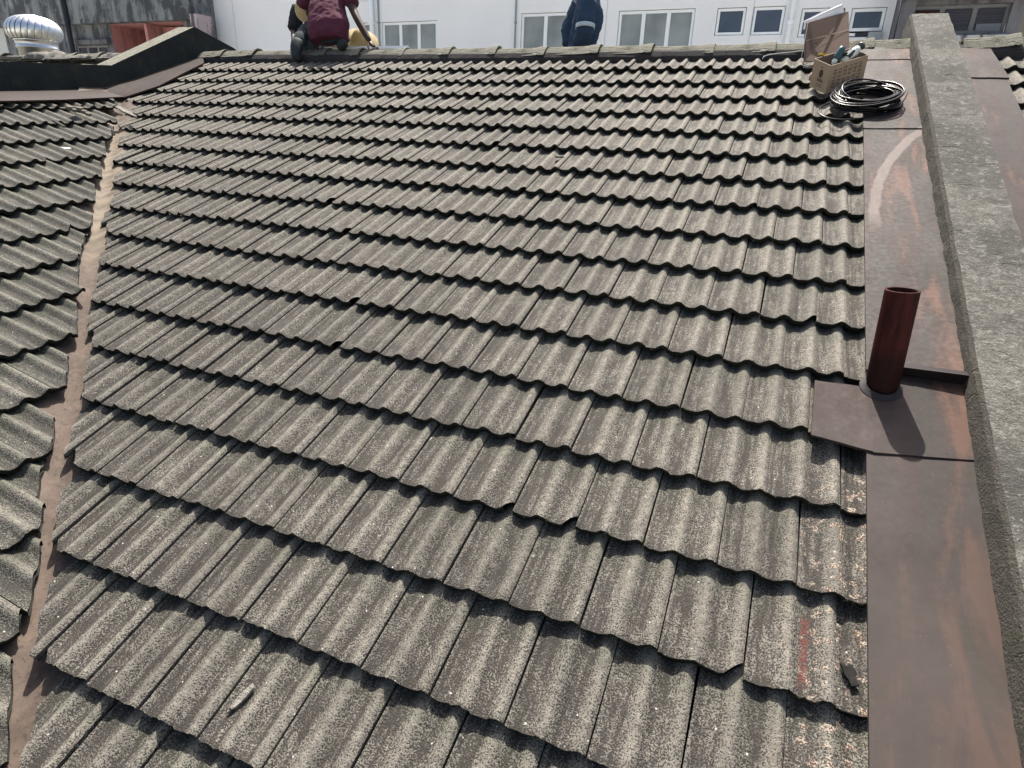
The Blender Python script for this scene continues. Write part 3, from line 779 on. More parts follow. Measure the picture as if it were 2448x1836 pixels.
def big_carton():
    Yc = -.02
    a = on_roof(1922.5, 147, .03); c = at_y(1924.9, 56, -.10); d = at_y(2028.8, 27, .06); b = on_roof(2031, 143, .03)
    root = thing('carton', (a+b)/2, 'tall brown carton with open lid and white packing standing on the ridge', 'carton')
    ex = b-a; lx = np.linalg.norm(ex); ex /= lx; back = np.cross(np.array([0, 0, 1.]), ex); back /= np.linalg.norm(back)
    D = .035
    mb = MB(); mb.hexa([a, b, b+back*D, a+back*D], [c, d, d+back*D, c+back*D]); mb.build('box', M_CARD2, root)
    # score line across the face and printed mark
    f = lambda s, t: (a*(1-s)+b*s)*(1-t)+(c*(1-s)+d*s)*t
    mb = MB(); fn = -back*.0015
    mb.quad(f(0, .52)+fn, f(1, .60)+fn, f(1, .625)+fn, f(0, .545)+fn); mb.build('tape', simple('carton_tape', (.165, .12, .09), .5), root)
    mb = MB()
    for k in range(3):
        s0 = .14+.09*k; mb.quad(f(s0, .40+.012*k)+fn, f(s0+.05, .405+.012*k)+fn, f(s0+.045, .44+.012*k)+fn, f(s0+.012, .435+.012*k)+fn)
    mb.build('printing', simple('carton_print', (.06, .035, .026), .8), root)
    # white sheet poking out of the top and a loose edge on the left
    mb = MB(); M_W = simple('white_packing', (.66, .66, .65), .5, .03)
    w0 = f(.0, 1.0)+back*.02; w1 = f(.92, 1.0)+back*.03; t1 = at_y(2013, 8, w1[1]); t0 = at_y(1918, 52, w0[1])
    mid = at_y(1968, 26, (w0[1]+w1[1])/2)
    mb.prism([w0, w1, t1, mid, t0], back*.006)
    mb.tube([at_y(1918, 53, w0[1]-.01), at_y(1940, 46, w0[1]), at_y(1965, 33, w0[1]+.01), at_y(2012, 12, w1[1]-.004)], .006, 8)
    mb.box(f(-.012, .93), (.016, .02, .05)); mb.box(f(-.008, .5), (.004, .01, .30))
    mb.build('packing_sheet', M_W, root)
    mb = MB(); l0 = at_y(1921, 50, w0[1]+.05); l1 = at_y(1958, 32, w0[1]+.07); mb.prism([l0-np.array([0, 0, .03]), l1-np.array([0, 0, .06]), l1, l0], back*.004); mb.build('lid_flap', simple('mauve_card', (.16, .09, .105), .7), root); mb = MB()
    mb.prism([at_y(2014, 20, .10), at_y(2021, 18, .10), at_y(2021, 40, .10), at_y(2014, 40, .10)], back*.02)
    mb.build('corner_tab', simple('mauve_tab', (.16, .09, .10), .7), root)
big_carton()

def coil():
    ctr = on_roof(2070, 247, .03)
    root = thing('cable_coil', ctr, 'flat coil of glossy black cable lying beside the tool box', 'cable coil')
    m, t, b = mat('black_cable'); N = NT(t); N.set(b.inputs['Base Color'], (.004, .0045, .0055)); b.inputs['Roughness'].default_value = .26; b.inputs['Specular IOR Level'].default_value = .2
    rs = random.Random(5); mb = MB(); pts = []
    turns = 27; n = 36
    for k in range(turns):
        R0 = rs.uniform(.165, .24); hh = .008+.0085*k*.33+rs.uniform(-.003, .003)
        ecc = rs.uniform(-.016, .016); ph = rs.uniform(0, 6.28); ou = rs.uniform(-.018, .018); ov = rs.uniform(-.016, .016)
        tu, tv = rs.uniform(-.03, .03), rs.uniform(-.03, .03)
        for j in range(n):
            a = 2*math.pi*j/n
            R_ = R0+ecc*math.cos(2*a+ph)
            pts.append((R_*math.cos(a)+ou, R_*math.sin(a)+ov, hh+tu*math.cos(a)+tv*math.sin(a)))
    # gentle smoothing between turns
    P = np.array(pts)
    for _ in range(6):
        Q = P.copy(); Q[1:-1] = (P[:-2]+2*P[1:-1]+P[2:])/4; P = Q
    mb.tube([ctr+UX*p[0]+VD*p[1]+NRM*max(.006, p[2]) for p in P], .0062, 7)
    mb.build('coils', m, root)
    # one loose outer turn
    mb = MB(); L = []
    for px, py in ((2010, 246), (1985, 247), (1964, 255), (1956, 266), (1966, 277), (1990, 284), (2030, 286), (2075, 281), (2120, 268), (2150, 250), (2164, 233), (2167, 220), (2158, 208), (2140, 200), (2115, 197), (2085, 198)):
        L.append(on_roof(px, py, .034))
    L = np.array(L)
    S = [];
    for i in range(len(L)-1):
        p0, p1, p2, p3 = L[max(0, i-1)], L[i], L[i+1], L[min(len(L)-1, i+2)]
        for t_ in np.linspace(0, 1, 6)[:-1]:
            S.append(.5*((2*p1)+(-p0+p2)*t_+(2*p0-5*p1+4*p2-p3)*t_**2+(-p0+3*p1-3*p2+p3)*t_**3))
    mb.tube(S, .0058, 7); mb.build('loose_turn', m, root)
coil()
# thin wire from the carton along the ridge
mb = MB(); mb.tube([at_y(x, y, yy) for x, y, yy in ((1915, 123, -.12), (1890, 125, -.13), (1860, 128, -.14), (1838, 131, -.15), (1826, 135, -.16), (1823, 141, -.19))], .004, 6)
tag(mb.build('wire', simple('grey_wire', (.3, .32, .3), .5)), 'thin grey wire trailing along the ridge left of the carton', 'wire')

# ------------------------------------------------------------------ loose fragments on the tiles
M_CHIP = concrete('tile_fragment_stone', (.22, .2, .16), (.32, .3, .24), (.4, .38, .31), (1, 1, 1))
M_SHARD = concrete('pale_tile_shard', (.32, .30, .25), (.44, .41, .35), (.5, .47, .4), (1, 1, 1), k=.5)
M_WHITE = simple('white_mortar_bit', (.62, .6, .55), .8)
def shard(P, U, V, Nn, pts, th, tilt, label, m=M_CHIP, name='tile_shard', grp=None, lift=.0):
    root_org = P
    a = V*math.cos(tilt)+Nn*math.sin(tilt)
    mb = MB(); mb.prism([P+Nn*lift+U*x+a*y for x, y in pts], Nn*th)
    o = mb.build(name, m, None, root_org); return tag(o, label, 'fragment', grp)
P = on_roof(575, 1675, -.020); d1 = on_roof(612, 1628, .02)-on_roof(556, 1690, .02); L_ = np.linalg.norm(d1); d1 /= L_; d2 = np.cross(NRM, d1)
shard(P, d1, d2, NRM, [(-L_*.52, 0), (-L_*.2, -.010), (L_*.22, -.013), (L_*.55, -.010), (L_*.62, .002), (L_*.3, .008), (-.15*L_, .007)], .010, .16, 'long pointed shard of broken tile lying on the nearest tiles at lower left', M_SHARD, lift=.003)
P = on_roof(1337, 377, -.012); shard(P, UX, VD, NRM, [(-.03, -.02), (.025, -.025), (.035, .0), (.01, .03), (-.025, .022)], .014, .35, 'small chip of tile lying on the middle of the slope, below a red mark')
P = on_roof(2030, 1618, -.014); shard(P, UX, VD, NRM, [(-.024, -.030), (-.008, -.026), (.006, -.034), (.019, -.010), (.014, .0), (.024, .020), (.012, .026), (.004, .030), (-.004, .012), (-.014, .002)], .010, .05, 'dark curled flake on the last tile beside the brown flashing', simple('dark_flake', (.012, .011, .010), .9, .5, 60, .6))
P = on_left(159, 356, .03); shard(P, LD, LS, LN, [(-.03, -.02), (.03, -.015), (.035, .01), (-.02, .018)], .008, .1, 'white chip of mortar on the mossy side slope', M_WHITE, 'mortar_chip')
for k, (px, py, sz) in enumerate(((168, 262, .045), (178, 266, .035), (190, 265, .05), (201, 271, .04), (212, 275, .035))):
    P = on_left(px, py, .035); rr = random.Random(k)
    pts = [(sz*rr.uniform(.6, 1)*math.cos(a), sz*rr.uniform(.5, .9)*math.sin(a)) for a in np.linspace(0, 2*math.pi, 8)[:-1]]
    shard(P, LD, LS, LN, pts, sz*.7, rr.uniform(-.3, .3), 'small lump of rubble among others near the top of the mossy side slope', M_CHIP, 'rubble', 'rubble lumps on the side slope')
P = on_left(297, 266, .06); shard(P, LS, LD, LN, [(-.10, -.02), (.02, -.03), (.16, -.005), (.15, .01), (.0, .03), (-.09, .025)], .013, .15, 'pale snapped tile end sticking out at the head of the valley', M_SHARD)
P = on_left(140, 296, .05); shard(P, LS, LD, LN, [(-.06, -.012), (.07, -.016), (.08, .004), (-.05, .012)], .012, .2, 'thin dark tile sliver lying on the second course of the side slope', simple('dark_sliver', (.04, .042, .034), .9))
P = on_roof(2060, 217, .012); shard(P, UX, VD, NRM, [(-.03, -.01), (.02, -.02), (.012, .018), (-.005, .026)], .012, .1, 'pale triangular chip of tile inside the cable coil', M_CHIP)

# ------------------------------------------------------------------ figures
def evalmesh(o):
    dg = bpy.context.evaluated_depsgraph_get(); dg.update(); ev = o.evaluated_get(dg)
    return bpy.data.meshes.new_from_object(ev)
def skin(name, nodes, edges, m, parent, root=0, sub=2):
    """nodes: list of (xyz, rx, ry) -> one continuous skinned surface"""
    org = ORG[parent.name]
    me = bpy.data.meshes.new(name); me.from_pydata([tuple(np.array(n[0])-org) for n in nodes], edges, [])
    ob = bpy.data.objects.new(name, me); COL.objects.link(ob)
    mod = ob.modifiers.new('s', 'SKIN'); mod.use_smooth_shade = True
    if not me.skin_vertices: me.skin_vertices.new()
    for i, n in enumerate(nodes):
        sv = me.skin_vertices[0].data[i]; sv.radius = (n[1], n[2] if len(n) > 2 else n[1]); sv.use_root = (i == root)
    sb = ob.modifiers.new('d', 'SUBSURF'); sb.levels = sub; sb.render_levels = sub
    nm = evalmesh(ob); bpy.data.objects.remove(ob); bpy.data.meshes.remove(me)
    nm.name = name; nm.materials.clear(); nm.materials.append(m)
    nm.polygons.foreach_set('use_smooth', [True]*len(nm.polygons))
    return link(name, nm, parent)
def joinmesh(o, others):
    bm = bmesh.new(); bm.from_mesh(o.data)
    for q in others:
        bm.from_mesh(q.data); bpy.data.objects.remove(q)
    bm.to_mesh(o.data); bm.free()
    o.data.polygons.foreach_set('use_smooth', [True]*len(o.data.polygons))
def cloth(name, tubes, m, parent, vox=.013, wr=.01, wsc=10, it=4):
    """garment: elliptical sleeves and trunk fused into one surface. tubes: (side vector, [(centre, r_side, r_depth), ...])"""
    org = ORG[parent.name]; mb = MB(); n = 20
    for side, rings in tubes:
        vs = []; k = len(rings)
        for i, (c, ra, rb) in enumerate(rings):
            t = np.array(rings[min(k-1, i+1)][0])-np.array(rings[max(0, i-1)][0]); t = t/np.linalg.norm(t)
            x = np.array(side)-t*(np.array(side) @ t); x /= np.linalg.norm(x); y = np.cross(t, x)
            for j in range(n):
                a = 2*math.pi*j/n; vs.append(np.array(c)+x*ra*math.cos(a)+y*rb*math.sin(a))
        fs = [(i*n+j, i*n+(j+1) % n, (i+1)*n+(j+1) % n, (i+1)*n+j) for i in range(k-1) for j in range(n)]
        fs += [tuple(range(n))[::-1], tuple(range((k-1)*n, k*n))]
        mb.add(vs, fs)
    me = bpy.data.meshes.new(name); me.from_pydata([tuple(np.array(q)-org) for q in mb.v], [], mb.f)
    bm = bmesh.new(); bm.from_mesh(me); bmesh.ops.recalc_face_normals(bm, faces=bm.faces[:]); bm.to_mesh(me); bm.free()
    ob = bpy.data.objects.new(name, me); COL.objects.link(ob)
    r = ob.modifiers.new('r', 'REMESH'); r.mode = 'VOXEL'; r.voxel_size = vox
    q = ob.modifiers.new('q', 'SMOOTH'); q.iterations = it; q.factor = .5
    nm = evalmesh(ob); bpy.data.objects.remove(ob); nm.name = name; nm.materials.clear(); nm.materials.append(m)
    nm.polygons.foreach_set('use_smooth', [True]*len(nm.polygons))
    o = link(name, nm, parent)
    for v in o.data.vertices:
        p = Vector(v.co); v.co += v.normal*(wr*mnoise.noise(p*wsc)+wr*.6*(1-2*abs(mnoise.noise(p*wsc*1.9)))-wr*.2)
    return o
def crumple(o, amp, sc):
    for v in o.data.vertices:
        n = mnoise.noise_vector(Vector(v.co)*sc); v.co += n*amp
M_SKIN = simple('brown_skin', (.042, .023, .018), .55, .12, 12); M_HAIR = simple('black_hair', (.012, .011, .01), .6)
M_MAROON = simple('maroon_cloth', (.075, .020, .036), .9, .15, 10, .4, 60); M_TEALTR = simple('dark_teal_trousers', (.028, .040, .044), .9, .2, 12, .4, 50)
M_NAVY = simple('navy_coverall', (.022, .042, .075), .85, .15, 8, .5, 30); M_BLACKC = simple('black_cloth', (.016, .019, .021), .9, .2, 10)
M_REFL = simple('reflective_band', (.36, .42, .44), .45); M_BOOT = simple('dark_boot', (.02, .026, .028), .7, .25, 14)
m, t, b = mat('straw'); N = NT(t); c = N.co()
N.set(b.inputs['Base Color'], N.mix(N.ramp(N.voro(N.mapv(c, (60, 60, 60)), 1), .1, .6), (.60, .50, .29), (.42, .32, .16))); b.inputs['Roughness'].default_value = .75
tr_ = N.n('ShaderNodeBsdfTranslucent'); tr_.inputs[0].default_value = (.72, .60, .36, 1); mx_ = N.n('ShaderNodeMixShader'); mx_.inputs[0].default_value = .45; t.links.new(b.outputs[0], mx_.inputs[1]); t.links.new(tr_.outputs[0], mx_.inputs[2]); t.links.new(mx_.outputs[0], t.nodes['Material Output'].inputs[0]); N.set(b.inputs['Normal'], N.bump(N.noise(N.mapv(c, (40, 40, 160)), 1, 3), .5, .004)); M_STRAW = m
def hand(name, wrist, dirv, palm_n, m, parent, s=1., curl=.5):
    """palm and five separate fingers, returned as meshes to be joined with the body"""
    dirv = dirv/np.linalg.norm(dirv); side = np.cross(palm_n, dirv); side /= np.linalg.norm(side); pn = np.cross(dirv, side)
    out = [skin(name, [(wrist, .026*s, .018*s), (wrist+dirv*.04*s, .034*s, .016*s), (wrist+dirv*.085*s, .038*s, .014*s)], [(0, 1), (1, 2)], m, parent, sub=1)]
    for k, (o, L) in enumerate(((-.030, .068), (-.010, .078), (.010, .074), (.029, .058))):
        p = wrist+dirv*.08*s+side*o*s; q = p+dirv*L*.5*s-pn*.010*s*curl; r = q+dirv*L*.5*s*.8-pn*.028*s*curl
        out.append(skin(name, [(p, .0095*s), (q, .0088*s), (r, .0072*s)], [(0, 1), (1, 2)], m, parent, sub=1))
    p = wrist+dirv*.025*s-side*.028*s; q = p+dirv*.03*s-side*.028*s; r = q+dirv*.03*s-side*.006*s
    out.append(skin(name, [(p, .012*s), (q, .0105*s), (r, .008*s)], [(0, 1), (1, 2)], m, parent, sub=1))
    return out
def head_nodes(neck, top, fwd, s=1.):
    up = top-neck; up /= np.linalg.norm(up)
    return [(neck, .055*s), (neck+up*.06*s, .058*s), (neck+up*.13*s+fwd*.025*s, .082*s, .088*s), (neck+up*.20*s+fwd*.012*s, .090*s, .098*s), (neck+up*.265*s, .06*s, .066*s)]
def face(body, neck, up, fwd, m, parent, s=1.):
    side = np.cross(fwd, up); side /= np.linalg.norm(side); ex = []
    c = neck+up*.15*s+fwd*.03*s
    ex.append(skin('f', [(c+fwd*.075*s+up*.03*s, .010*s), (c+fwd*.098*s-up*.005*s, .015*s), (c+fwd*.080*s-up*.012*s, .012*s)], [(0, 1), (1, 2)], m, parent, sub=1))
    for sg in (-1, 1):
        ex.append(skin('f', [(c+side*sg*.085*s-fwd*.015*s+up*.03*s, .014*s, .007*s), (c+side*sg*.09*s-fwd*.018*s-up*.012*s, .011*s, .006*s)], [(0, 1)], m, parent, sub=1))
    joinmesh(body, ex)
    A = np.array([side, up, fwd])
    for sg in (-1, 1): mb = MB(); mb.lathe([(0, -.012*s), (.010*s, -.006*s), (.012*s, 0), (.008*s, .008*s), (0, .011*s)], c+side*sg*.034*s+fwd*.068*s+up*.035*s, A, 10); mb.build('eye', M_HAIR, parent)
    mb = MB(); mb.tube([c+fwd*.070*s-up*.045*s+side*.024*s*q-fwd*.006*s*q*q for q in (-1, -.5, 0, .5, 1)], .006*s, 6); mb.build('mouth', simple('lips', (.07, .03, .028), .5), parent)

def kneeling_man():
    """squats on the ridge with his back to the camera, right hand reaching down to the ridge"""
    org = at_y(785, 112, .10)
    root = thing('person', org, 'man in a maroon T-shirt crouching on the ridge with his back turned', 'person')
    P = lambda x, y, Y: at_y(x, y, Y)
    hip = P(785, 78, .14); wst = P(782, 48, .22); chest = P(778, 5, .34); shl = P(776, -28, .42); neck = P(776, -48, .47); hd = P(778, -95, .53)
    Ls, Rs = P(735, -22, .40), P(826, -20, .38)
    Rel, Rwr = P(853, 44, .22), P(884, 99, .16)
    Lel, Lwr = P(742, 50, .56), P(756, 96, .46)
    Lh, Rh = P(757, 84, .16), P(815, 84, .16)
    Lk, Rk = P(738, 66, .50), P(818, 72, .52)
    La, Ra = P(716, 96, .03), P(820, 96, .14)
    Lt, Rt = P(706, 138, -.10), P(812, 112, .07)
    fw = np.array([.05, .95, -.2]); fw /= np.linalg.norm(fw)
    nodes = [(hip, .13, .12), (wst, .125, .11), (chest, .135, .11), (shl, .10, .085)]
    hn = head_nodes(neck, hd, fw); nodes += hn                                   # 4..8
    e = [(0, 1), (1, 2), (2, 3), (3, 4), (4, 5), (5, 6), (6, 7), (7, 8)]
    b0 = len(nodes); nodes += [(Ls, .06), (Lel, .042), (Lwr, .030)]; e += [(3, b0), (b0, b0+1), (b0+1, b0+2)]
    b1 = len(nodes); nodes += [(Rs, .062), ((Rs+Rel)/2, .050), (Rel, .043), ((Rel+Rwr)/2, .042), (Rwr, .030)]; e += [(3, b1)]+[(b1+k, b1+k+1) for k in range(4)]
    b2 = len(nodes); nodes += [(Lh, .09), (Lk, .065), (La, .04), (Lt, .03, .035)]; e += [(0, b2)]+[(b2+k, b2+k+1) for k in range(3)]
    b3 = len(nodes); nodes += [(Rh, .09), (Rk, .065), (Ra, .04), (Rt, .03, .035)]; e += [(0, b3)]+[(b3+k, b3+k+1) for k in range(3)]
    body = skin('body', nodes, e, M_SKIN, root)
    hs = hand('hand', Rwr, P(897, 116, .145)-Rwr, np.array([.3, -.5, .8]), M_SKIN, root, 1.15) + hand('hand', Lwr, P(760, 116, .44)-Lwr, np.array([-.2, -.5, .8]), M_SKIN, root, 1.1)
    joinmesh(body, hs)
    up = (hd-neck)/np.linalg.norm(hd-neck); face(body, neck, up, fw, M_SKIN, root)
    hair = skin('hair', [(neck+up*.12-fw*.03, .07), (neck+up*.20-fw*.015, .094), (neck+up*.262, .07)], [(0, 1), (1, 2)], M_HAIR, root)
    # shirt: loose, hanging over the seat
    cloth('shirt', [(UX, [(P(784, 98, .10), .225, .13), (P(784, 88, .11), .262, .155), (P(785, 72, .13), .268, .165), (P(783, 48, .20), .245, .16), (P(781, 22, .28), .225, .15), (P(779, -2, .36), .215, .13), (P(777, -22, .42), .17, .11), (neck-up*.03, .08, .08)]),
        (np.array([0, 1., 0]), [(P(755, -16, .42), .07, .08), (Ls, .088, .085), (P(727, 2, .44), .082, .08), (P(722, 13, .45), .078, .075)]),
        (np.array([0, 1., 0]), [(P(800, -16, .40), .07, .08), (Rs, .092, .088), (P(836, -4, .33), .09, .085), (P(844, 10, .30), .078, .074)])], M_MAROON, root, wr=.011, wsc=9)
    tr = [(P(786, 86, .15), .12, .10), (Lh, .095), ((Lh+Lk)/2, .09), (Lk, .082), ((Lk+La)/2, .085), (P(717, 95, .045), .085), (La*.65+Lt*.35, .07), (Rh, .095), ((Rh+Rk)/2, .09), (Rk, .082), ((Rk+Ra)/2, .085), (Ra, .075)]
    te = [(0, 1), (1, 2), (2, 3), (3, 4), (4, 5), (5, 6), (0, 7), (7, 8), (8, 9), (9, 10), (10, 11)]
    q = skin('trousers', tr, te, M_TEALTR, root); crumple(q, .010, 14)
    for a, tt, kk in ((La, Lt, P(712, 90, .02)), (Ra, Rt, P(824, 100, .12))):
        q = skin('shoe', [(kk, .078, .06), ((kk*.5+tt*.5)+np.array([.01, -.01, 0]), .080, .07), (tt+np.array([.01, 0, .0]), .072, .07), (tt+np.array([.05, .05, -.02]), .05, .05)], [(0, 1), (1, 2), (2, 3)], M_BOOT, root); crumple(q, .006, 20)
kneeling_man()

def navy_man():
    """kneels upright beyond the ridge, seen from his left, hands in his pockets"""
    Y = 1.0
    P = lambda x, y, Yo=0.: at_y(x, y, Y+Yo)
    org = at_y(1392, 112, Y)-np.array([0, 0, .55])
    root = thing('person', org, 'worker in navy coveralls with a pale sleeve band beyond the ridge', 'person')
    hip = P(1390, 122); wst = P(1394, 96); chest = P(1402, 45); shl = P(1400, 2); neck = P(1394, -22); hd = P(1380, -80)
    fw = np.array([-.93, -.25, -.05]); fw /= np.linalg.norm(fw)
    Ln, Fn = P(1404, 8, -.15), P(1388, 6, .16)
    Le, Fe = P(1399, 78, -.20), P(1362, 76, .10)
    Lw, Fw = P(1378, 106, -.12), P(1358, 110, .02)
    dn = np.array([0, 0, -1.])
    Lk, Fk = hip+dn*.45+fw*.04+np.array([0, -.10, 0]), hip+dn*.45+fw*.04+np.array([0, .12, 0])
    La, Fa = Lk-fw*.40+dn*.02, Fk-fw*.40+dn*.06
    nodes = [(hip, .12), (wst, .115), (chest, .13), (shl, .09)]+head_nodes(neck, hd, fw)
    e = [(k, k+1) for k in range(7)]
    for A_, B_, C_ in ((Ln, Le, Lw), (Fn, Fe, Fw)):
        k = len(nodes); nodes += [(A_, .06), (B_, .045), (C_, .03)]; e += [(3, k), (k, k+1), (k+1, k+2)]
    for A_, B_, in ((Lk, La), (Fk, Fa)):
        k = len(nodes); nodes += [(hip*.85+A_*.15, .09), (A_, .062), (B_, .042)]; e += [(0, k), (k, k+1), (k+1, k+2)]
    body = skin('body', nodes, e, M_SKIN, root)
    joinmesh(body, hand('hand', Lw, dn+fw*.4, -np.array([0, 1., 0]), M_SKIN, root)+hand('hand', Fw, dn+fw*.4, np.array([0, 1., 0]), M_SKIN, root))
    up = (hd-neck)/np.linalg.norm(hd-neck); face(body, neck, up, fw, M_SKIN, root)
    skin('hair', [(neck+up*.13-fw*.03, .07), (neck+up*.20-fw*.015, .095), (neck+up*.265, .07)], [(0, 1), (1, 2)], M_HAIR, root)
    def arm(A_, B_, C_, dy):
        M1 = A_*.5+B_*.5
        return [(A_+np.array([0, -dy*.4, .03]), .07, .07), (A_, .098, .09), (M1+fw*.0, .100, .09), (B_, .098, .085), (B_*.5+C_*.5-fw*.01, .088, .075), (C_, .07, .06)]
    tub = [(fw, [(P(1388, 135), .165, .17), (P(1390, 118), .165, .175), (P(1392, 104), .150, .165), (P(1398, 82), .160, .17), (P(1404, 58), .172, .19), (P(1407, 32), .165, .20), (P(1406, 10), .135, .19), (P(1401, -8), .10, .14), (neck, .075, .075)]),
           (fw, arm(Ln, Le, Lw, -.1)), (fw, arm(Fn, Fe, Fw, .1))]
    for A_, B_ in ((Lk, La), (Fk, Fa)):
        tub.append((np.array([0, 1., 0]), [(hip*.9+A_*.1, .11, .12), ((hip+A_)/2, .11, .12), (A_, .10, .11)])); tub.append((np.array([0, 1., 0]), [(A_+fw*.05, .09, .10), ((A_+B_)/2, .085, .09), (B_, .07, .075)]))
    cloth('coverall', tub, M_NAVY, root, wr=.014, wsc=8, it=3)
    # reflective band round the near sleeve, and one on the far sleeve
    for c_, ax_, r_ in ((P(1399, 64, -.195), Le-Ln, .106), (P(1364, 66, .12), Fe-Fn, .095)):
        ax_ = ax_/np.linalg.norm(ax_); x = np.cross(ax_, np.array([0, 1., 0])); x /= np.linalg.norm(x); A = np.array([x, np.cross(ax_, x), ax_])
        mb = MB(); mb.lathe([(r_*.95, -.022), (r_, -.02), (r_, .02), (r_*.95, .022)], c_, A, 28); mb.build('sleeve_band', M_REFL, root)
    c_ = P(1425, 14, .0)
    mb = MB(); mb.tube([P(1416, -6, -.10), P(1424, 4, -.09), P(1428, 14, -.08)], .02, 8); mb.build('shoulder_band', M_REFL, root)
    for B_ in (La, Fa):
        skin('shoe', [(B_, .05), (B_-fw*.06+dn*.05, .048), (B_-fw*.02+dn*.14, .04)], [(0, 1), (1, 2)], M_BOOT, root)
navy_man()

def straw_hat(name, ctr, ax, parent, label=None, R=.205):
    x = np.cross(ax, np.array([0, 1., 0])); x /= np.linalg.norm(x); A = np.array([x, np.cross(ax, x), ax]); s = R/.21
    mb = MB()
    prof_ = [(0, .125), (.03, .123), (.07, .108), (.095, .075), (.108, .03), (.125, .012), (.17, .0), (.205, -.012), (.212, -.018), (.205, -.022), (.17, -.008), (.12, .004), (.10, .025), (.085, .07), (.05, .105), (0, .115)]
    mb.lathe([(r*s, z*s) for r, z in prof_], ctr, A, 40)
    if parent is None:
        o = mb.build(name, M_STRAW, None, ctr); return o
    o = mb.build(name, M_STRAW, parent)
    mb = MB(); mb.tube([ctr+(A[0]*math.cos(a)+A[1]*math.sin(a))*.207*s-ax*.016*s for a in np.linspace(0, 2*math.pi, 33)[:-1]], .006*s, 6, closed=True)
    mb.build('hat_rim', simple('straw_rim', (.5, .4, .22), .7), o)
    return o
def bending_worker():
    """beyond the ridge, bowed towards the camera under a straw hat; one dark sleeve shows"""
    P = lambda x, y, Y: at_y(x, y, Y)
    org = P(745, 118, .85)-np.array([0, 0, .35])
    root = thing('person', org, 'worker in a dark top and wide straw hat bending behind the maroon shirt', 'person')
    hip = P(765, 90, 1.15); wst = P(762, 60, 1.1); chest = P(756, 28, .98); shl = P(752, 12, .9); neck = P(750, 8, .82); hd = P(747, 16, .62)
    Ls, Rs = P(712, 22, .92), P(792, 22, .92); Le, Re = P(702, 72, .80), P(806, 70, .8); Lw, Rw = P(702, 108, .52), P(800, 104, .6)
    fw = np.array([0, -.45, -.85]); fw /= np.linalg.norm(fw); dn = np.array([0, 0, -1.])
    nodes = [(hip, .12), (wst, .115), (chest, .12), (shl, .09)]+head_nodes(neck, hd, fw*.5); e = [(k, k+1) for k in range(7)]
    for A_, B_, C_ in ((Ls, Le, Lw), (Rs, Re, Rw)):
        k = len(nodes); nodes += [(A_, .055), (B_, .042), (C_, .028)]; e += [(3, k), (k, k+1), (k+1, k+2)]
    ft = []
    for sg in (-1, 1):
        kn = hip+np.array([.10*sg, -.28, -.22]); an = hip+np.array([.11*sg, .02, -.62]); ft.append(an)
        k = len(nodes); nodes += [(kn, .065), (an, .042)]; e += [(0, k), (k, k+1)]
    body = skin('body', nodes, e, M_SKIN, root)
    joinmesh(body, hand('hand', Lw, P(706, 124, .46)-Lw, np.array([-.2, -.5, .8]), M_SKIN, root)+hand('hand', Rw, P(798, 122, .52)-Rw, np.array([.2, -.5, .8]), M_SKIN, root))
    up = (hd-neck)/np.linalg.norm(hd-neck)
    tub = [(UX, [(P(765, 88, 1.14), .18, .13), (P(764, 70, 1.12), .18, .13), (wst, .175, .13), (chest, .185, .13), (shl, .15, .11), (neck, .07, .07)])]
    for A_, B_, x_ in ((Ls, Le, -1), (Rs, Re, 1)):
        tub.append((np.array([0, 1., 0]), [(A_+UX*.08*-x_, .07, .07), (A_, .085, .085), ((A_+B_)/2, .088, .085), (B_, .080, .08)]))
    cloth('shirt', tub, M_BLACKC, root, wr=.01, wsc=10)
    tr = [(hip, .15)]; te = []
    for j in (0, 1):
        sg = (-1, 1)[j]; k = len(tr); tr += [(hip+np.array([.10*sg, -.28, -.22]), .085), (ft[j], .06)]; te += [(0, k), (k, k+1)]
    skin('trousers', tr, te, M_TEALTR, root)
    for q in ft: skin('shoe', [(q, .045), (q+np.array([0, -.12, -.06]), .042)], [(0, 1)], M_BOOT, root)
    ax = np.array([.30, -.72, .42]); ax /= np.linalg.norm(ax)
    straw_hat('straw_hat', P(748, 16, .58), ax, root, R=.225)
bending_worker()
# second straw hat, lying against the panel beyond the ridge
hc = at_y(863, 96, .62); ax = np.array([.42, -.50, .62]); ax /= np.linalg.norm(ax)
o = straw_hat('straw_hat', hc, ax, None, R=.215)
tag(o, 'golden straw hat lying behind the white panel right of the maroon shirt', 'hat')
def panel():
    a = at_y(775, 112, .36); b = at_y(976, 109, .36); c = at_y(986, 116, .30)
    root = thing('solar_panel', (a+b)/2, 'white framed panel lying just beyond the ridge beside the straw hat', 'panel')
    n = np.array([0, .40, .916]); d = np.array([0, .916, -.40]); ex = b-a; L = np.linalg.norm(ex); ex /= L; d = np.cross(n, ex)
    if d[1] < 0: d = -d
    W_ = .9; T = .035; M_AL = simple('white_frame_metal', (.72, .75, .74), .35, .04, metal=0)
    mb = MB()
    for o_, l_, dd in ((a, L, ex),): mb.box(o_+ex*L/2-n*T/2+d*.015, (L, .03, T), np.array([ex, d, n]))
    mb.box(a+ex*L/2+d*(W_-.015)-n*T/2, (L, .03, T), np.array([ex, d, n]))
    for s_ in (.015, L-.015): mb.box(a+ex*s_+d*W_/2-n*T/2, (.03, W_-.0605, T), np.array([ex, d, n]))
    mb.build('frame', M_AL, root)
    mb = MB(); mb.box(a+ex*L/2+d*W_/2-n*.012, (L-.061, W_-.061, .008), np.array([ex, d, n])); mb.build('glass', simple('panel_glass', (.02, .03, .06), .15), root)
panel()

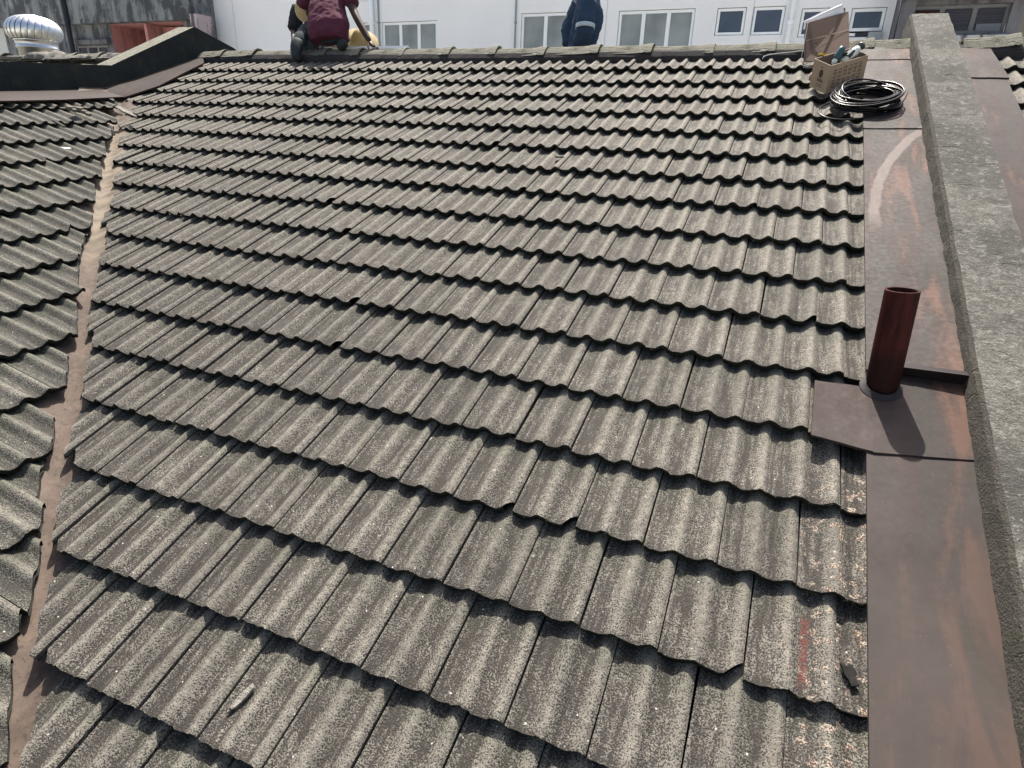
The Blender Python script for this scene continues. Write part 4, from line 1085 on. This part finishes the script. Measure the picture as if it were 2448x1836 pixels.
# ------------------------------------------------------------------ roof ventilator on the neighbouring roof (left)
def ventilator():
    Y = 1.0; c = at_y(88, 74, Y); L = at_y(14, 80, Y); Rr = at_y(160, 80, Y); dl, dr = ray(14, 80), ray(160, 80); c0 = at_y(88, 103, Y); R = np.linalg.norm(c0-CAM)*math.tan(math.acos(dl @ dr)/2)*.97
    bz = at_y(100, 103, Y)[2]; tz = at_y(88, 36, Y)[2]; lo = at_y(100, 150, Y)[2]
    c = np.array([c0[0], Y, c0[2]]); bz = at_y(88, 97, Y)[2]; c[2] = bz; H = tz-bz
    root = thing('turbine_ventilator', (c[0], Y, lo), 'round shiny turbine ventilator with curved vanes on the roof at upper left', 'ventilator')
    m, t, b = mat('shiny_aluminium'); N = NT(t); N.set(b.inputs['Base Color'], (.62, .64, .64)); b.inputs['Metallic'].default_value = 1.; N.set(b.inputs['Roughness'], N.ramp(N.noise(N.co(), 6, 3), .3, .7, .30, .46))
    M_IN = simple('dark_inside', (.03, .03, .035), .7)
    def prf(t_):      # 0 bottom .. 1 top
        a_ = -.62+t_*(math.pi/2+.60); r = R*(max(.06, math.cos(a_))**.8); z = H*(math.sin(a_)+math.sin(.62))/(1+math.sin(.62))
        return r, z
    n = 26
    for k in range(n):
        mb = MB(); mb.cs = True; P = []
        for j in range(15):
            t_ = j/14; r, z = prf(t_); row = []
            for q in range(5):
                a = 2*math.pi*(k+q*.235)/n + .28*(t_-.5); bul = R*.02*math.sin(math.pi*q/4)+R*.015*q/4
                rr = (r+bul*min(1, 3*r/R)-R*.02)*.97
                row.append((c[0]+rr*math.cos(a), c[1]+rr*math.sin(a), c[2]+z))
            P.append(row)
        mb.grid(P); mb.build('vane', m, root)
    mb = MB(); mb.lathe([(max(.01, prf(t_)[0]-R*.08), prf(t_)[1]) for t_ in (0, .1, .25, .5, .75, .9)]+[(0, H*.92)], c, None, 30); mb.build('inner_drum', M_IN, root)
    mb = MB(); mb.lathe([(0, H*1.01), (R*.25, H*1.0), (R*.30, H*.965), (0, H*.96)], c, None, 24); mb.build('top_cap', m, root)
    mb = MB(); mb.lathe([(R*.74, .01), (R*.78, .0), (R*.78, -.02), (R*.73, -.024), (R*.71, -.10), (R*.74, -.105), (R*.74, -.12), (R*.68, -.125), (R*.67, lo-bz-.4)], c, None, 36); mb.build('collar', m, root)
ventilator()
# neighbouring roof with mortared ridge, seen above the left parapet
roofL = thing('tiled_roof', (-11, .4, -.2), 'neighbouring roof ridge with lumpy pale mortar behind the black parapet', 'roof')
mb = MB(); zr = .06
mb.hexa([(-18, -3, zr-1.5), (-7.72, -3, zr-1.5), (-7.72, .12, zr-.14), (-18, .12, zr-.14)], [(-18, -3, zr-1.4), (-7.72, -3, zr-1.4), (-7.72, .12, zr-.03), (-18, .12, zr-.03)])
mb.hexa([(-18, .12, zr-.14), (-7.72, .12, zr-.14), (-7.72, 4, zr-1.8), (-18, 4, zr-1.8)], [(-18, .12, zr-.03), (-7.72, .12, zr-.03), (-7.72, 4, zr-1.7), (-18, 4, zr-1.7)])
mb.build('slopes', M_FARTILE, roofL)
for k in range(9):
    o = link('ridge_cap', me, roofL, np.array([-12.3+.52*k, .12, zr+.03+random.uniform(-.01, .01)])); o.scale = (1.2, 1.15, 1.15); o.rotation_euler = (0, random.uniform(-.02, .02), random.uniform(-.02, .02))
mb = MB(); P = []
for j in range(150):
    x = -13+j*(5.25/149); row = []
    for a in np.linspace(0, math.pi, 7):
        n = 1+.5*mnoise.noise((x*3.1, a, 0))+.35*mnoise.noise((x*9, a*2, 4))
        lump = 1+ (.7 if mnoise.noise((x*1.7, 3, 3)) > .1 else 0)
        row.append((x, .12-.17*math.cos(a)*n, zr-.02+.075*math.sin(a)*n*lump*.8))
    P.append(row)
mb.cs = True; mb.grid(P); mb.build('mortar_bed', M_MORTARL, roofL)

# ------------------------------------------------------------------ buildings beyond
def plaster(name, c0, c1, stain=.0, dark=(.05, .055, .055), vert=(6, 6, .8), b=.2):
    m, t, bs = mat(name); N = NT(t); c = N.co()
    col = N.mix(N.ramp(N.noise(c, .8, 4), .35, .65), c0, c1)
    if stain:
        s_ = N.math('ADD', N.math('MULTIPLY', N.noise(N.mapv(c, vert), 1, 5, .65), .6), N.math('MULTIPLY', N.noise(c, 1.4, 5, .7), .4))
        col = N.mix(N.ramp(s_, .50+stain*.06, .44+stain*.02, 0, .92), col, dark)
        col = N.mix(N.ramp(N.noise(c, 9, 4, .7), .62, .72, 0, .7), col, (.27, .29, .30))
    N.set(bs.inputs['Base Color'], col); bs.inputs['Roughness'].default_value = .85
    N.set(bs.inputs['Normal'], N.bump(N.noise(c, 30, 4), b, .01)); return m
M_WHITEW = plaster('white_paint_wall', (.82, .82, .80), (.86, .86, .84)); M_PINK = plaster('pink_wall', (.42, .20, .185), (.50, .26, .24), .1, (.30, .15, .14))
M_OLD = plaster('blackened_plaster', (.12, .132, .138), (.21, .222, .225), .75, (.030, .036, .040), vert=(3.5, 3.5, .7), b=.5); M_GREYW = plaster('grey_render', (.10, .10, .108), (.155, .155, .16), .3, (.05, .05, .056))
M_FRAME = simple('white_window_frame', (.85, .88, .88), .4, .03)
def glassm(name, c0, c1):
    m, t, bs = mat(name); N = NT(t); c = N.co()
    N.set(bs.inputs['Base Color'], N.mix(N.ramp(N.noise(N.mapv(c, (1.6, 1, 1.2)), 1, 2), .35, .65), c0, c1)); bs.inputs['Roughness'].default_value = .25; bs.inputs['Specular IOR Level'].default_value = .5; return m
M_FROST = glassm('frosted_glass', (.19, .215, .21), (.31, .34, .33)); M_SLATE = glassm('slate_glass', (.055, .075, .11), (.075, .095, .125)); M_DARKG = glassm('dark_glass', (.012, .014, .022), (.03, .025, .03))
M_REVEAL = simple('shaded_reveal', (.35, .38, .38), .8)
def facade(mb, Y, x0, x1, z0, z1, holes, rev=.10):
    xs = sorted({x0, x1, *[h[0] for h in holes], *[h[1] for h in holes]}); zs = sorted({z0, z1, *[h[2] for h in holes], *[h[3] for h in holes]})
    for xa, xb in zip(xs[:-1], xs[1:]):
        for za, zb in zip(zs[:-1], zs[1:]):
            cx, cz = (xa+xb)/2, (za+zb)/2
            if any(h[0] < cx < h[1] and h[2] < cz < h[3] for h in holes): continue
            mb.quad((xa, Y, za), (xb, Y, za), (xb, Y, zb), (xa, Y, zb))
    for a, b_, c_, d_ in holes:
        mb.quad((a, Y, c_), (a, Y, d_), (a, Y+rev, d_), (a, Y+rev, c_)); mb.quad((b_, Y, d_), (b_, Y, c_), (b_, Y+rev, c_), (b_, Y+rev, d_))
        mb.quad((a, Y, d_), (b_, Y, d_), (b_, Y+rev, d_), (a, Y+rev, d_)); mb.quad((b_, Y, c_), (a, Y, c_), (a, Y+rev, c_), (b_, Y+rev, c_))
def window(parent, Y, h, n, fr, glass, name='window', fm=None, rev=.05):
    a, b_, c_, d_ = h; fm = fm or M_FRAME; y = Y+rev
    mb = MB(); t = .04
    g = .012
    a += g; b_ -= g; c_ += g; d_ -= g
    mb.box(((a+b_)/2, y, d_-fr/2), (b_-a, t, fr)); mb.box(((a+b_)/2, y, c_+fr/2), (b_-a, t, fr))
    w_ = (b_-a)/n
    for k in range(n+1):
        x = a+w_*k; wd = fr if k in (0, n) else fr*1.5
        xx = x+fr/2 if k == 0 else (x-fr/2 if k == n else x)
        mb.box((xx, y, (c_+d_)/2), (wd, t-.004, d_-c_-2*fr-.001))
    f = mb.build(name, fm, parent, (a, Y, c_))
    mb = MB()
    for k in range(n): mb.quad((a+w_*k+fr*.5, y+.006, c_+fr*.5), (a+w_*(k+1)-fr*.5, y+.006, c_+fr*.5), (a+w_*(k+1)-fr*.5, y+.006, d_-fr*.5), (a+w_*k+fr*.5, y+.006, d_-fr*.5))
    mb.build('pane', glass, f)
    return f
def rect(x0, y0, x1, y1, Y):
    a, b_ = at_y(x0, y0, Y), at_y(x1, y1, Y)
    return [min(a[0], b_[0]), max(a[0], b_[0]), min(a[2], b_[2]), max(a[2], b_[2])]
def white_building():
    Y = 9.
    xl, xr = at_y(472, 0, Y)[0], at_y(2153, 0, Y)[0]
    root = thing('building', ((xl+xr)/2, Y, -8), 'long white painted building with white framed windows behind the ridge', 'building')
    H = []
    def hole(x0, y0, x1, y1, zb=None):
        h = rect(x0, y0, x1, y1, Y)
        if zb is not None: h[2] = h[3]-zb
        H.append(h); return h
    w1 = hole(912, 53, 1046, 115, 1.05); w2 = hole(1246, 32, 1420, 115, 1.05); w3 = hole(1480, 26, 1652, 112, 1.05)
    w4 = hole(1716, 19, 1776, 84); w5 = hole(1803, 16, 1868, 83); w6 = hole(1918, 20, 1986, 88); w7 = hole(2038, 19, 2106, 88)
    w0 = hole(866, 54, 889, 90, 1.0); wt = hole(842, -60, 879, 2)
    mb = MB(); facade(mb, Y, xl, xr, -8, 3.1, H, .12)
    mb.quad((xl, Y+6, -8), (xl, Y, -8), (xl, Y, 3.1), (xl, Y+6, 3.1)); mb.quad((xr, Y, -8), (xr, Y+6, -8), (xr, Y+6, 3.1), (xr, Y, 3.1)); mb.quad((xl, Y, 3.1), (xr, Y, 3.1), (xr, Y+6, 3.1), (xl, Y+6, 3.1))
    mb.quad((xl, Y+.6, -8), (xr, Y+.6, -8), (xr, Y+.6, 3.1), (xl, Y+.6, 3.1))
    mb.build('wall', M_WHITEW, root)
    for h in (w1, w2, w3): window(root, Y, h, 3, .055, M_FROST)
    for h in (w4, w5, w6): window(root, Y, h, 1, .05, M_SLATE)
    window(root, Y, w0, 1, .04, M_FROST); window(root, Y, wt, 1, .05, M_SLATE)
    f = window(root, Y, [w7[0], w7[1], w7[2]+.10, w7[3]], 1, .055, M_SLATE)
    mb = MB(); mb.box(((w7[0]+w7[1])/2, Y+.08, w7[2]+.05), (w7[1]-w7[0]-.03, .02, .07)); mb.build('vent_slot', M_DARKG, root)
    mb = MB(); mb.box((w7[0]+.09, Y+.03, w7[2]+.05), (.11, .02, .05)); mb.build('vent_flap', M_FRAME, root)
    mb = MB(); mb.box((w7[1]-.12, Y-.05, w7[2]-.02), (.24, .08, .20)); mb.build('vent_box', simple('grey_vent_box', (.36, .39, .40), .6), root)
    M_PG = simple('grey_drainpipe', (.24, .29, .31), .5)
    for x0, y0, x1, y1, r_, m_ in ((1234, 0, 1235, 120, .020, M_PG), (903, -5, 909, 110, .022, M_PG), (886, -5, 893, 100, .06, M_FRAME), (1899, 0, 1890, 110, .05, M_FRAME), (496, 0, 506, 90, .02, M_FRAME)):
        a = at_y(x0, y0, Y-r_-.01); mb = MB(); mb.tube([(a[0], Y-r_-.01, 3.0), (a[0], Y-r_-.01, 2), (a[0], Y-r_-.01, -7.9)], r_, 12)
        z = at_y(x0, 55, Y)[2]; mb.box((a[0], Y-r_-.005, z), (r_*2.6, r_*2.4, .05)); mb.build('drainpipe', m_, root)
    mb = MB()
    M_J = simple('wall_joint', (.5, .54, .56), .8)
    for px in (1449, 1797, 560): mb = MB(); a = at_y(px, 50, Y); mb.box((a[0], Y-.002, 0), (.012, .008, 6)); mb.build('expansion_joint', M_J, root)
white_building()

def old_building():
    Y = 8.4
    xr = at_y(470, 0, Y)[0]; xl = -34.
    root = thing('building', (-24, Y, -8), 'blackened old concrete building with a pink recessed balcony at upper left', 'building')
    bal = rect(262, 60, 452, 150, Y); bal[3] = at_y(340, 54, Y)[2]
    ba2 = bal
    win = rect(181, 109, 262, 135, Y); pn = rect(-70, 67, 31, 150, Y)
    holes = [[bal[0], bal[1], -1.5, bal[3]], [win[0], win[1], win[2], win[3]]]
    mb = MB(); facade(mb, Y, xl, xr, -8, 3.4, holes, 1.3)
    mb.quad((xr, Y, -8), (xr, Y+.58, -8), (xr, Y+.58, 3.4), (xr, Y, 3.4)); mb.quad((xl, Y, 3.4), (xr, Y, 3.4), (xr, Y+7, 3.4), (xl, Y+7, 3.4))
    mb.build('wall', M_OLD, root)
    # weathered slab band standing proud over the openings
    zt, zb = at_y(300, -60, Y)[2], at_y(300, 52, Y-.25)[2]
    mb = MB(); mb.box(((xl+xr)/2+.01, Y-.13, (zt+zb)/2), (xr-xl-.03, .25, zt-zb)); mb.build('slab_band', M_OLD, root)
    # balcony recess
    bd = Y+1.25; mb = MB(); x0, x1, z0, z1 = bal[0]+.004, bal[1]-.004, -1.5, bal[3]-.004
    xm = at_y(350, 80, Y)[0]
    mb.quad((x0, bd, z0), (x1, bd, z0), (x1, bd, z1), (x0, bd, z1)); mb.quad((x0, Y+.01, z0), (x0, bd, z0), (x0, bd, z1), (x0, Y+.01, z1)); mb.quad((x1, bd, z0), (x1, Y+.01, z0), (x1, Y+.01, z1), (x1, bd, z1))
    mb.quad((x0, Y+.01, z1), (x0, bd, z1), (x1, bd, z1), (x1, Y+.01, z1))
    mb.box((xm, Y+.42, (z0+z1)/2-.01), (.10, .84, z1-z0-.03))
    mb.build('balcony_recess', M_PINK, root)
    # pierced block screen in the right half
    gx0, gx1 = xm+.05, xm+1.33; gz1 = z1-.04; mb = MB(); yy = Y+.55
    HH = []
    for r in range(5):
        for k in range(5):
            pw = (gx1-gx0-.08)/5; a = gx0+.06+pw*k; HH.append([a, a+pw*.72, gz1-.27-.235*r, gz1-.15-.235*r])
    facade(mb, yy, gx0, gx1, z0, gz1, HH, .10); mb.quad((gx0, yy, gz1), (gx1, yy, gz1), (gx1, yy+.1, gz1), (gx0, yy+.1, gz1))
    mb.build('block_screen', M_PINK, root)
    mb = MB(); mb.box(((bal[1]-.22), Y+.9, z1-.4), (.36, .05, .8)); mb.build('dark_opening', M_DARKG, root)
    window(root, Y, win, 3, .05, M_DARKG, fm=simple('grey_metal_frame', (.2, .2, .2), .6))
    mb = MB(); mb.box(((win[0]+win[1])/2, Y-.06, win[3]+.07), (win[1]-win[0]+.3, .12, .12)); mb.build('window_hood', M_GREYW, root)
    mb = MB(); mb.box(((pn[0]+pn[1])/2, Y-.03, (pn[2]+pn[3])/2), (pn[1]-pn[0], .05, pn[3]-pn[2])); mb.build('pale_panel', plaster('pale_panel', (.40, .42, .40), (.46, .47, .44)), root)
    a = at_y(148, 20, Y-.4); mb = MB(); mb.tube([(a[0], Y-.33, 3.3), (a[0]+.02, Y-.33, 0), (a[0]+.02, Y-.33, -7.9)], .07, 10); mb.build('drainpipe', simple('black_pipe', (.03, .032, .035), .6), root)
    pc = rect(458, 40, 478, 130, Y-.27); mb = MB(); mb.box(((pc[0]+pc[1])/2-.0, Y-.005, -1.2), (.30, .52, at_y(460, 38, Y)[2]*2+2.4)); mb.build('corner_pier', plaster('pale_pink_render', (.36, .28, .29), (.44, .36, .36), .15), root)
old_building()

def grey_building():
    Y = 8.2; xl = at_y(2156, 0, Y)[0]; xr = 9.
    root = thing('building', (4, Y, -8), 'dark grey building with a broken louvred window at upper right', 'building')
    wn = rect(2180, 14, 2404, 82, Y); wn[1] = at_y(2424, 4, Y)[0]; wn[3] = at_y(2300, 9, Y)[2]; wn[2] = at_y(2300, 80, Y)[2]
    mb = MB(); facade(mb, Y, xl, at_y(2438, 60, Y)[0], -8, 3.4, [wn], .3); mb.quad((xl, Y+.78, -8), (xl, Y, -8), (xl, Y, 3.4), (xl, Y+.78, 3.4)); mb.build('wall', M_GREYW, root)
    x2 = at_y(2438, 60, Y)[0]; mb = MB(); mb.quad((x2, Y+.25, -8), (xr, Y+.25, -8), (xr, Y+.25, 3.4), (x2, Y+.25, 3.4)); mb.build('side_wall', plaster('brown_board_wall', (.17, .155, .125), (.21, .19, .155)), root)
    M_ALF = simple('dull_aluminium_frame', (.15, .16, .16), .5)
    f = window(root, Y, wn, 3, .05, M_DARKG, fm=M_ALF, rev=.12)
    mb = MB(); w_ = (wn[1]-wn[0])/3
    for k in range(3):
        for j in range(5):
            z = wn[2]+(wn[3]-wn[2])*(j+.7)/5.4; mb.box((wn[0]+w_*(k+.5), Y+.105, z), (w_-.12, .012, .012))
    mb.build('louvre_bars', simple('louvre_grey', (.06, .06, .07), .6), f)
    mb = MB(); mb.box((wn[0]+w_*2.5, Y+.10, wn[2]+.10), (w_-.14, .02, .12)); mb.build('lower_panel', simple('grey_glass_panel', (.14, .16, .17), .4), f)
    mb = MB(); mb.box((wn[0]+w_*.55, Y+.105, (wn[2]+wn[3])/2), (w_-.15, .01, wn[3]-wn[2]-.14)); mb.build('red_curtain', simple('dark_red_cloth', (.035, .014, .016), .9), f)
    mb = MB(); mb.box(((wn[0]+wn[1])/2, Y-.04, wn[2]-.09), (wn[1]-wn[0]+.2, .10, .10)); mb.build('window_sill', plaster('pale_sill', (.34, .34, .34), (.44, .44, .43), .2), root)
    mb = MB(); mb.box((xl+.13, Y-.06, 0), (.22, .12, 6.6)); mb.build('pier', M_GREYW, root)
    mb = MB(); mb.box(((wn[0]+wn[1])/2, Y-.10, wn[3]+.16), (wn[1]-wn[0]+.4, .2, .20)); mb.build('window_hood', M_GREYW, root)
grey_building()

# ------------------------------------------------------------------ ground, pale and raised out of view to bounce light onto the facade
mb = MB(); mb.quad((-200, -200, -3), (200, -200, -3), (200, 200, -3), (-200, 200, -3))
tag(mb.build('ground', plaster('pale_concrete_yard', (.40, .385, .35), (.48, .465, .42))), kind='structure')
